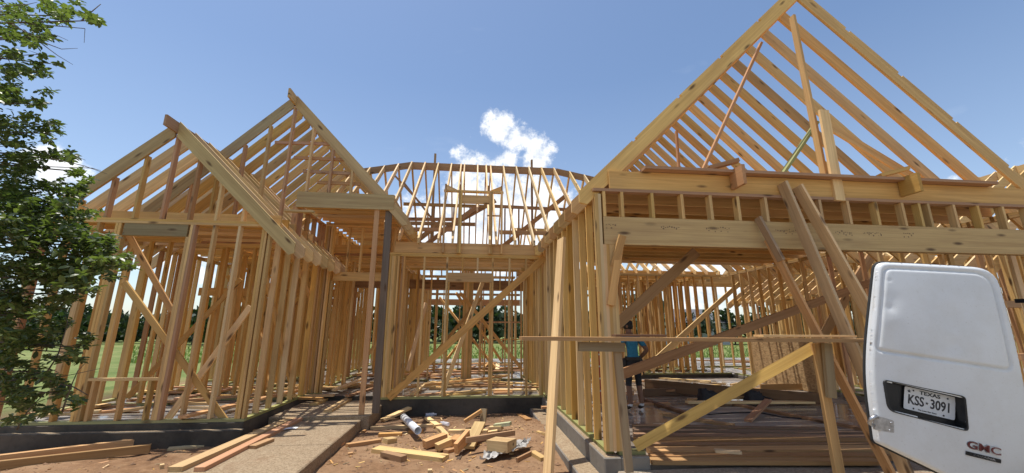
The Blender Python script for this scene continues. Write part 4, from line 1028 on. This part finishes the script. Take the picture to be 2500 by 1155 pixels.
# body of the van, standing to the right of the photographer
fx = Vector((VN.x, VN.y, 0)).normalized(); sxv = Vector((VS.x, VS.y, 0)).normalized()
O_v = Vector((dm(.69,0,0).x, dm(.69,0,0).y, -.14))
BMx = Matrix(((sxv.x,fx.x,0,O_v.x),(sxv.y,fx.y,0,O_v.y),(0,0,1,O_v.z),(0,0,0,1)))     # x across the van, y towards its nose, z up
prof = [(0,.55),(0,1.15),(.03,1.75),(.10,2.02),(.25,2.10),(3.2,2.10),(3.7,1.98),(4.35,1.28),(5.0,1.08),(5.3,.95),(5.35,.5),(4.95,.42),(4.85,.62),(4.5,.80),(4.15,.62),(4.05,.42),(1.5,.42),(1.4,.62),(1.05,.80),(.7,.62),(.6,.45)]
n = len(prof); bm = bmesh.new()
rows_ = [[bm.verts.new((x_, y, z)) for y, z in prof] for x_ in (0,.0,2.0,2.0)]
for k, (x_, ins) in enumerate(((.0,0),(.0,0),(2.0,0),(2.0,0))):
    for v in rows_[k]:
        tum = max(0, v.co.z-1.1)*.14
        v.co.x = x_+tum*(1 if k < 2 else -1)
bm.faces.new(rows_[0]); bm.faces.new(rows_[3][::-1])
for v in rows_[1]+rows_[2]: pass
for i in range(n): bm.faces.new((rows_[0][(i+1)%n], rows_[0][i], rows_[3][i], rows_[3][(i+1)%n]))
bmesh.ops.delete(bm, geom=rows_[1]+rows_[2], context='VERTS')
bmesh.ops.bevel(bm, geom=list(bm.edges), offset=.05, segments=2, affect='EDGES'); bm.normal_update()
me = bpy.data.meshes.new('van_body'); bm.to_mesh(me); bm.free(); me.materials.append(M_PAINT); link(bpy.data.objects.new('body', me), van, BMx)
for (y, x_) in ((1.05,.12),(1.05,1.88),(4.5,.12),(4.5,1.88)):
    wv = []
    c_ = Vector((x_, y, .37)); w_ = link(bpy.data.objects.new('wheel', tube_mesh('wheel', [c_-Vector((.11,0,0)), c_-Vector((.10,0,0)), c_+Vector((.10,0,0)), c_+Vector((.11,0,0))], [.33,.37,.37,.33], M_RUBBER, 24)), van, BMx)
    link(bpy.data.objects.new('rim', tube_mesh('rim', [c_-Vector((.115,0,0)), c_+Vector((.115,0,0))], [.20,.20], M_STEEL, 20)), w_, BMx)
for (x0,x1,y0,y1,z0,z1,nm,mt) in ((.1,1.9,-.12,.03,.42,.58,'bumper',M_BLACK),(-.02,.09,3.15,3.95,1.22,1.72,'side_window',M_GLASS),(1.91,2.02,3.15,3.95,1.22,1.72,'side_window',M_GLASS)):
    link(bpy.data.objects.new(nm, mesh_from(nm, boxv(x0,x1,y0,y1,z0,z1), BOXF, mt)), van, BMx)
for (x_,) in ((.2,),(1.6,)): link(bpy.data.objects.new('headlight', mesh_from('headlight', boxv(x_,x_+.25,5.28,5.36,.72,.90), BOXF, M_GLASS)), van, BMx)
link(bpy.data.objects.new('windshield', mesh_from('windshield', [BMx.inverted()@BMx@Vector(p) for p in ((.28,3.74,1.96),(1.72,3.74,1.96),(1.84,4.34,1.32),(.16,4.34,1.32),(.28,3.70,1.92),(1.72,3.70,1.92),(1.84,4.30,1.28),(.16,4.30,1.28))], [(0,1,2,3),(7,6,5,4),(0,3,7,4),(1,5,6,2),(0,4,5,1),(3,2,6,7)], M_GLASS)), van, BMx)
link(bpy.data.objects.new('cargo_opening', mesh_from('cargo_opening', boxv(.12,1.88,-.02,.0,.62,1.9), BOXF, M_BLACK)), van, BMx)

# ================================================================ THE WORKER
M_SKIN = plain('skin', (.22,.11,.065), .55); M_SHIRT = plain('blue_shirt', (.03,.20,.34), .85, nscale=25, namt=.25); M_SHORT = plain('dark_shorts', (.022,.022,.026), .85, nscale=25, namt=.3)
M_SHOE = plain('work_boot', (.05,.035,.025), .7); M_SOCK = plain('white_sock', (.75,.75,.75), .8); M_HAIR = plain('dark_hair', (.015,.012,.01), .6); M_LEATHER = plain('tool_belt_leather', (.02,.016,.013), .6)
def skin_mesh(name, V, E, R, root=0, levels=2):
    me = bpy.data.meshes.new(name); me.from_pydata(V, E, []); o = bpy.data.objects.new(name, me); COL.objects.link(o)
    m = o.modifiers.new('s', 'SKIN'); m.branch_smoothing = .6
    sub = o.modifiers.new('u', 'SUBSURF'); sub.levels = levels; sub.render_levels = levels
    sv = me.skin_vertices[0].data
    for i, r_ in enumerate(R): sv[i].radius = (r_, r_) if isinstance(r_, float) else r_; sv[i].use_root = (i == root)
    bpy.context.view_layer.update()
    out = bpy.data.meshes.new_from_object(o.evaluated_get(bpy.context.evaluated_depsgraph_get())); bpy.data.objects.remove(o)
    out.polygons.foreach_set('use_smooth', [True]*len(out.polygons)); return out
feet = onZ(1553, 1003, -.10); per = thing('worker', 'person in blue shirt, dark shorts and cap standing with hand on hip in the garage', 'person', feet)
PM = Matrix.Translation(feet) @ Matrix.Rotation(math.radians(14), 4, 'Z')      # faces away from the street
V = [(0,0,.86),(0,-.005,1.00),(0,.0,1.16),(-.005,.03,1.30),(-.01,.05,1.385),(-.015,.07,1.44),(-.02,.085,1.50),(-.02,.09,1.56),   # 0-7 spine neck head
     (-.085,.0,.80),(-.105,.03,.46),(-.11,-.01,.09),(-.125,.11,.04),     # left leg 8-11
     (.085,.0,.80),(.11,.02,.46),(.12,-.03,.09),(.135,.09,.04),          # right leg 12-15
     (-.165,.03,1.275),(-.215,.10,1.06),(-.15,.30,.98),(-.11,.36,.99),   # left arm 16-19 (forward)
     (.165,.02,1.275),(.285,-.07,1.06),(.20,.06,.915),(.165,.10,.885)]   # right arm 20-23 hand on hip
E_ = [(0,1),(1,2),(2,3),(3,4),(4,5),(5,6),(6,7),(0,8),(8,9),(9,10),(10,11),(0,12),(12,13),(13,14),(14,15),(3,16),(16,17),(17,18),(18,19),(3,20),(20,21),(21,22),(22,23)]
R_ = [(.145,.105),(.125,.095),(.15,.105),(.12,.085),.055,.06,(.083,.095),(.06,.07), .082,.058,.042,.04, .082,.058,.042,.04, .062,.046,.034,.032, .062,.046,.034,.032]
def finger(base, dirs, r_):
    i0 = base
    p = Vector(V[base])
    for k, d in enumerate(dirs):
        p = p+Vector(d); V.append(tuple(p)); E_.append((i0, len(V)-1)); R_.append(r_*(1-.15*k)); i0 = len(V)-1
for k in range(4): finger(23, [(-.02, .045-.0*k, .02-.018*k), (-.02,.035,-.012*k), (-.012,.022-.003*k,-.006)], .010)
finger(23, [(.0,-.02,-.02),(-.005,-.035,-.015)], .011)
for k in range(4): finger(19, [(.015+.0*k,.04,.025-.018*k), (.02,.025,-.01)], .010)
finger(19, [(.02,0,.03),(.02,.02,.015)], .011)
bmsh = skin_mesh('person_body', V, E_, R_)
for m in (M_SKIN, M_SHIRT, M_SHORT, M_SHOE, M_SOCK): bmsh.materials.append(m)
for p in bmsh.polygons:
    c_ = p.center; arm = math.hypot(c_.x, 0) > .19 or (c_.y > .14 and c_.z < 1.2 and c_.z > .8)
    k = 0
    if c_.z < .09: k = 3
    elif c_.z < .12: k = 4
    elif c_.z < .44: k = 0
    elif c_.z < .92: k = 2 if not (arm and c_.z > .8 and (c_.x > .15 or c_.y > .14)) else 0
    elif c_.z < 1.345: k = 1 if not (arm and c_.z < 1.14) else 0
    p.material_index = k
body_o = link(bpy.data.objects.new('body', bmsh), per, PM)
def ico(name, mat, par, M_, sub=3, fn=None):
    bm = bmesh.new(); bmesh.ops.create_icosphere(bm, subdivisions=sub, radius=1)
    if fn:
        for v in bm.verts: v.co = fn(v.co)
    me = bpy.data.meshes.new(name); bm.to_mesh(me); bm.free(); me.materials.append(mat); me.polygons.foreach_set('use_smooth', [True]*len(me.polygons))
    return link(bpy.data.objects.new(name, me), par, M_)
HMx = PM @ T_((-.02,.085,1.515)) @ Matrix.Rotation(math.radians(48), 4, 'Z')
ico('hair', M_HAIR, per, HMx, 3, lambda c: Vector((c.x*.088, c.y*.098-.012, c.z*.085-.01)))
cap = ico('cap', M_SHORT, per, HMx, 3, lambda c: Vector((c.x*.098, c.y*.108, (max(c.z, -.05))*.088+.03)))
ico('cap_brim', M_SHORT, cap, HMx, 3, lambda c: Vector((c.x*.075, c.y*.075+.125, c.z*.008+.025-.15*max(0, c.y)*.1)))
for s in (-1, 1): ico('ear', M_SKIN, per, HMx @ T_((.088*s,-.005,-.02)), 2, lambda c: Vector((c.x*.012, c.y*.022, c.z*.032)))
ico('nose', M_SKIN, per, HMx @ T_((0,.103,-.035)), 2, lambda c: Vector((c.x*.013, c.y*.02, c.z*.02)))
for s in (-1, 1): ico('eye', M_SOCK, per, HMx @ T_((.032*s,.086,-.005)), 1, lambda c: c*.011)
ico('mouth', plain('lips', (.2,.07,.05), .5), per, HMx @ T_((0,.088,-.065)), 1, lambda c: Vector((c.x*.024, c.y*.006, c.z*.006)))
nb = 24; V2 = [((.158)*math.cos(2*math.pi*k/nb), .122*math.sin(2*math.pi*k/nb), z) for z in (.885,.945) for k in range(nb)]
belt = link(bpy.data.objects.new('tool_belt', mesh_from('belt', V2, [(k,(k+1)%nb,nb+(k+1)%nb,nb+k) for k in range(nb)], M_LEATHER)), per, PM)
for (x, y, s) in ((.17,.02,1.0),(-.16,.05,.9),(.10,-.12,.7)):
    ico('pouch', M_LEATHER, belt, PM @ T_((x, y, .82)), 2, lambda c, s=s: Vector((c.x*.06*s, c.y*.07*s, c.z*.12*s)))
link(bpy.data.objects.new('hammer_handle', tube_mesh('h', [Vector((.19,-.02,.86)), Vector((.20,-.03,.62))], [.014,.012], M_LEATHER, 8)), belt, PM)

# ================================================================ TREES
def leaf_material(name, c1, c2, trans=.35, rough=.4):
    m, t, b = newmat(name); g = node(t, 'ShaderNodeNewGeometry'); oi = node(t, 'ShaderNodeAttribute', attribute_name='lv')
    c = mixc(t, oi.outputs['Fac'], c1, c2); t.links.new(c, b.inputs['Base Color']); setin(b, Roughness=rough, Specular_IOR_Level=.6)
    tr = node(t, 'ShaderNodeBsdfTranslucent'); tc_ = mixc(t, 1.0, c, (1.6,1.9,.7), 'MULTIPLY'); t.links.new(tc_, tr.inputs['Color'])
    mx = node(t, 'ShaderNodeMixShader'); mx.inputs[0].default_value = trans; t.links.new(b.outputs[0], mx.inputs[1]); t.links.new(tr.outputs[0], mx.inputs[2])
    t.links.new(mx.outputs[0], t.nodes['Material Output'].inputs['Surface']); return m
M_LEAF = leaf_material('oak_leaf', (.036,.056,.018), (.14,.175,.06)); M_FAR = leaf_material('far_foliage', (.014,.030,.010), (.04,.066,.02), .2, .7)
M_BARK = plain('bark', (.13,.10,.075), .9, nscale=18, namt=.5, bump=.6)
rt_ = random.Random(5)
def leaf_geo(V, F, A, c, size, R):
    n = len(V); ax = Vector((R.uniform(-1,1), R.uniform(-1,1), R.uniform(-.6,.5))).normalized(); up = Vector((R.uniform(-.7,.7), R.uniform(-.7,.7), 1)).normalized()
    sd_ = ax.cross(up).normalized(); nn = sd_.cross(ax)
    for (u, w, k) in ((0,0,0),(.35,.26,.05),(.75,.2,.04),(1,0,-.06),(.75,-.2,.04),(.35,-.26,.05),(.5,0,-.03)):
        V.append(c+ax*(u*size)+sd_*(w*size)+nn*(k*size))
    F += [(n,n+6,n+1),(n+1,n+6,n+2),(n+2,n+6,n+3),(n+3,n+6,n+4),(n+4,n+6,n+5),(n+5,n+6,n)]
    A += [R.random()]*7
def leaf_obj(name, V, F, A, mat, parent, org):
    me = mesh_from(name, [v-org for v in V], F, mat); a = me.attributes.new('lv', 'FLOAT', 'POINT'); a.data.foreach_set('value', np.array(A, 'f'))
    return link(bpy.data.objects.new(name, me), parent, Matrix.Translation(org))
TB = Vector((-6.15, 3.1, -.34))
oak = thing('oak_tree', 'leafy green oak leaning into the picture beside the left wing', 'tree', TB)
link(bpy.data.objects.new('trunk', tube_mesh('trunk', [TB, TB+Vector((.05,.05,.9)), TB+Vector((-.05,.15,2.0)), TB+Vector((.02,.2,3.4)), TB+Vector((.1,.2,5.0)), TB+Vector((.1,.1,6.8))], [.17,.14,.12,.10,.075,.03], M_BARK, 12)), oak)
clus = [(40,30,110,45,260),(140,38,60,32,130),(205,50,28,18,50),(30,95,80,28,140),(110,90,40,18,50),(40,160,85,35,190),(115,155,38,16,45),(30,225,90,32,190),(95,255,28,16,40),
        (40,320,95,45,300),(115,325,32,26,60),(40,400,100,45,330),(150,385,50,25,90),(200,420,40,18,60),(60,475,120,50,420),(185,470,48,28,110),(80,555,135,50,480),(195,590,65,42,220),(275,625,42,22,90),
        (80,650,150,50,480),(230,655,80,45,220),(165,520,75,40,220),(250,600,60,30,130),(60,540,120,70,400),(150,720,70,30,120),(190,690,65,38,200),(30,735,100,55,300),(110,765,40,28,70),(40,830,80,50,170),(90,910,85,50,130),(150,860,40,28,40),(50,985,80,38,160),(150,960,70,40,70),(25,770,70,60,150),(120,820,70,45,80),(20,900,50,60,110),(190,850,40,40,50),(-60,300,90,300,500),(-60,700,90,250,400)]
LV, LF, LA = [], [], []; singles = []
for ci, (px_, py_, rx, ry, cnt) in enumerate(clus):
    Yc_ = 3.35+rt_.uniform(-.25,.35); cc = onY(px_, py_, Yc_)
    h0 = TB+Vector((.03,.15,max(.5, min(6.3, (cc.z+.34)*.8+.2))))
    mid = h0.lerp(cc, .55)+Vector((0,0,.12+rt_.uniform(-.05,.1)))
    link(bpy.data.objects.new('branch', tube_mesh('branch', [h0, mid, cc+Vector((.03,0,0))], [.026,.013,.004], M_BARK, 6)), oak)
    sub_ = [(rt_.gauss(0,.5), rt_.gauss(0,.5), rt_.uniform(-.4,.4)) for _ in range(max(3, cnt//13))]
    for k in range(int(cnt*(3.6 if 440 < py_ < 770 else 4.0 if py_ >= 770 else 2.7))):
        su = rt_.choice(sub_); a_, b_ = su[0]+rt_.gauss(0,.13), su[1]+rt_.gauss(0,.11)
        c_ = onY(px_+max(-1.15,min(1.15,a_))*rx, py_+max(-1.15,min(1.15,b_))*ry, Yc_+su[2]+rt_.gauss(0,.08)); sz = rt_.choice((rt_.uniform(.024,.042), rt_.uniform(.038,.064)))
        if len(singles) < 220 and px_ > 80 and k % 6 == 0:
            sV, sF, sA = [], [], []; leaf_geo(sV, sF, sA, c_, sz*1.15, rt_); singles.append(1); leaf_obj('leaf', sV, sF, sA, M_LEAF, oak, c_)
        else: leaf_geo(LV, LF, LA, c_, sz, rt_)
    for k in range(1):
        e = cc+Vector((rt_.uniform(-.1,.22), rt_.uniform(-.2,.2), rt_.uniform(-.2,.12))); link(bpy.data.objects.new('twig', tube_mesh('twig', [mid.lerp(cc,.6), cc.lerp(e,.5)+Vector((0,0,.03)), e], [.005,.003,.0015], M_BARK, 5)), oak)
for path in (((60,380),(150,392),(205,405),(262,425)), ((30,60),(110,105),(150,120),(190,118)), ((20,85),(100,105),(140,135),(178,158)), ((-20,935),(60,925),(150,920),(245,900)), ((100,930),(140,870),(165,790),(160,770)), ((150,1010),(170,950),(190,905),(215,880)), ((120,930),(180,945),(215,965)), ((40,1050),(70,1000),(110,960)), ((200,50),(222,30),(246,10))):
    pts = [onY(x, y, 3.4+.02*k) for k, (x, y) in enumerate(path)]; link(bpy.data.objects.new('twig', tube_mesh('twig', pts, [.007,.0045,.003,.0015][:len(pts)], M_BARK, 5)), oak)
fo = leaf_obj('foliage', LV, LF, LA, M_LEAF, oak, TB); fo['kind'] = 'stuff'

# trees and scrub along the far edge of the field
def far_crown(seed, n=520):
    R = random.Random(seed); V, F, A = [], [], []
    lumps = [(R.gauss(0,.45), R.gauss(0,.45), R.uniform(.28,.86), R.uniform(.22,.42)) for _ in range(11)]
    for k in range(n):
        lx, ly, lz, lr = R.choice(lumps); d = Vector((R.gauss(0,1), R.gauss(0,1), R.gauss(0,1))).normalized()*lr*R.uniform(.6,1.05)
        c = Vector((lx+d.x, ly+d.y, max(.04, lz+d.z*.8))); s = R.uniform(.07,.14); ax = Vector((R.gauss(0,1),R.gauss(0,1),R.gauss(0,.6))).normalized(); b_ = ax.orthogonal().normalized(); b_ = (b_+ax.cross(b_)*R.uniform(-1,1)).normalized()
        i = len(V); V += [c-ax*s, c+b_*s*.6, c+ax*s, c-b_*s*.6]; F.append((i,i+1,i+2,i+3)); A += [R.random()]*4
    me = mesh_from('crown', V, F, M_FAR); a = me.attributes.new('lv','FLOAT','POINT'); a.data.foreach_set('value', np.array(A,'f')); return me
crowns = [far_crown(s) for s in (1,2,3,4)]
trunk_me = tube_mesh('trunk', [Vector((0,0,-.02)), Vector((.01,0,.3)), Vector((-.02,.01,.62))], [.035,.028,.012], M_BARK, 7)
RF = random.Random(21)
for k in range(44):
    x = -46+2.5*k+RF.uniform(-.8,.8); y = RF.uniform(44,52); h = RF.uniform(2.9,4.6) + (1.6 if k in (19,27,36) else 0); wd = h*RF.uniform(.65,.95)
    t = thing('field_tree', ({19:'taller tree across the field, seen through the middle room', 27:'taller tree across the field, seen through the garage studs', 36:'taller tree at the far right of the row beyond the field'}[k] if k in (19,27,36) else 'dark green scrubby tree standing in the row along the far field edge'), 'tree', (x, y, -.38), 'trees along the far field edge')
    M_ = Matrix.Translation((x,y,-.38)) @ Matrix.Rotation(RF.uniform(0,6.28), 4, 'Z') @ Matrix.Diagonal((wd,wd,h,1))
    link(bpy.data.objects.new('crown', crowns[k % 4]), t, M_); link(bpy.data.objects.new('trunk', trunk_me), t, M_)
V, F, A = [], [], []
for k in range(5200):
    x = RF.uniform(-75,90); y = RF.uniform(53,57); hh = 2.6+1.1*mnoise.noise(Vector((x*.22,0,0)))+.7*mnoise.noise(Vector((x*.7,3,0))); c = Vector((x,y,-.4+RF.random()**.7*hh)); s = RF.uniform(.3,.6); ax = Vector((RF.gauss(0,1),RF.gauss(0,1),RF.gauss(0,.6))).normalized(); b_ = ax.orthogonal()
    i = len(V); V += [c-ax*s, c+b_*s*.6, c+ax*s, c-b_*s*.6]; F.append((i,i+1,i+2,i+3)); A += [RF.random()]*4
o = leaf_obj('treeline', V, F, A, M_FAR, None, Vector((0,55,-.4))); o['kind'] = 'stuff'
# grass tufts of the field nearest the house
V, F, A = [], [], []; M_GRASS = leaf_material('field_grass', (.08,.14,.03), (.20,.26,.07), .3, .7)
for k in range(9000):
    y = 21.5+RF.random()**1.6*18; x = RF.uniform(-.75,.95)*y
    if False: continue
    hgt = RF.uniform(.10,.30); an = RF.uniform(0,3.14); d = Vector((math.cos(an),math.sin(an),0))*.05; l = Vector((RF.uniform(-.1,.1),RF.uniform(-.1,.1),hgt)); c = Vector((x,y,-.38)); i = len(V)
    V += [c-d, c+d, c+l]; F.append((i,i+1,i+2)); A += [RF.random()]*3
o = leaf_obj('field_grass', V, F, A, M_GRASS, None, Vector((0,30,-.38))); o['kind'] = 'stuff'
# a small house across the field
hx, hy = 25.5, 47
hs = thing('distant_house', 'small pale house with grey roof across the field, seen between garage studs', 'house', (hx,hy,-.36)); M_SID = plain('pale_siding', (.55,.55,.55), .7); M_ROOF = plain('grey_shingle', (.12,.12,.13), .9)
Tm = T_((hx,hy,-.36))
link(bpy.data.objects.new('wall', mesh_from('wall', boxv(-4,4,-3,3,0,2.5), BOXF, M_SID)), hs, Tm)
link(bpy.data.objects.new('roof', mesh_from('roof', [(-4.4,-3.4,2.45),(4.4,-3.4,2.45),(4.4,3.4,2.45),(-4.4,3.4,2.45),(-3,0,4.1),(3,0,4.1)], [(0,1,5,4),(1,2,5),(2,3,4,5),(3,0,4),(3,2,1,0)], M_ROOF)), hs, Tm)
for x in (-2.6,0.2,2.6):
    wf = link(bpy.data.objects.new('window', mesh_from('window', boxv(x-.5,x+.5,-3.05,-2.98,.9,2.0), BOXF, M_SOCK)), hs, Tm); link(bpy.data.objects.new('pane', mesh_from('pane', boxv(x-.42,x+.42,-3.08,-3.052,.98,1.92), BOXF, M_GLASS)), wf, Tm)
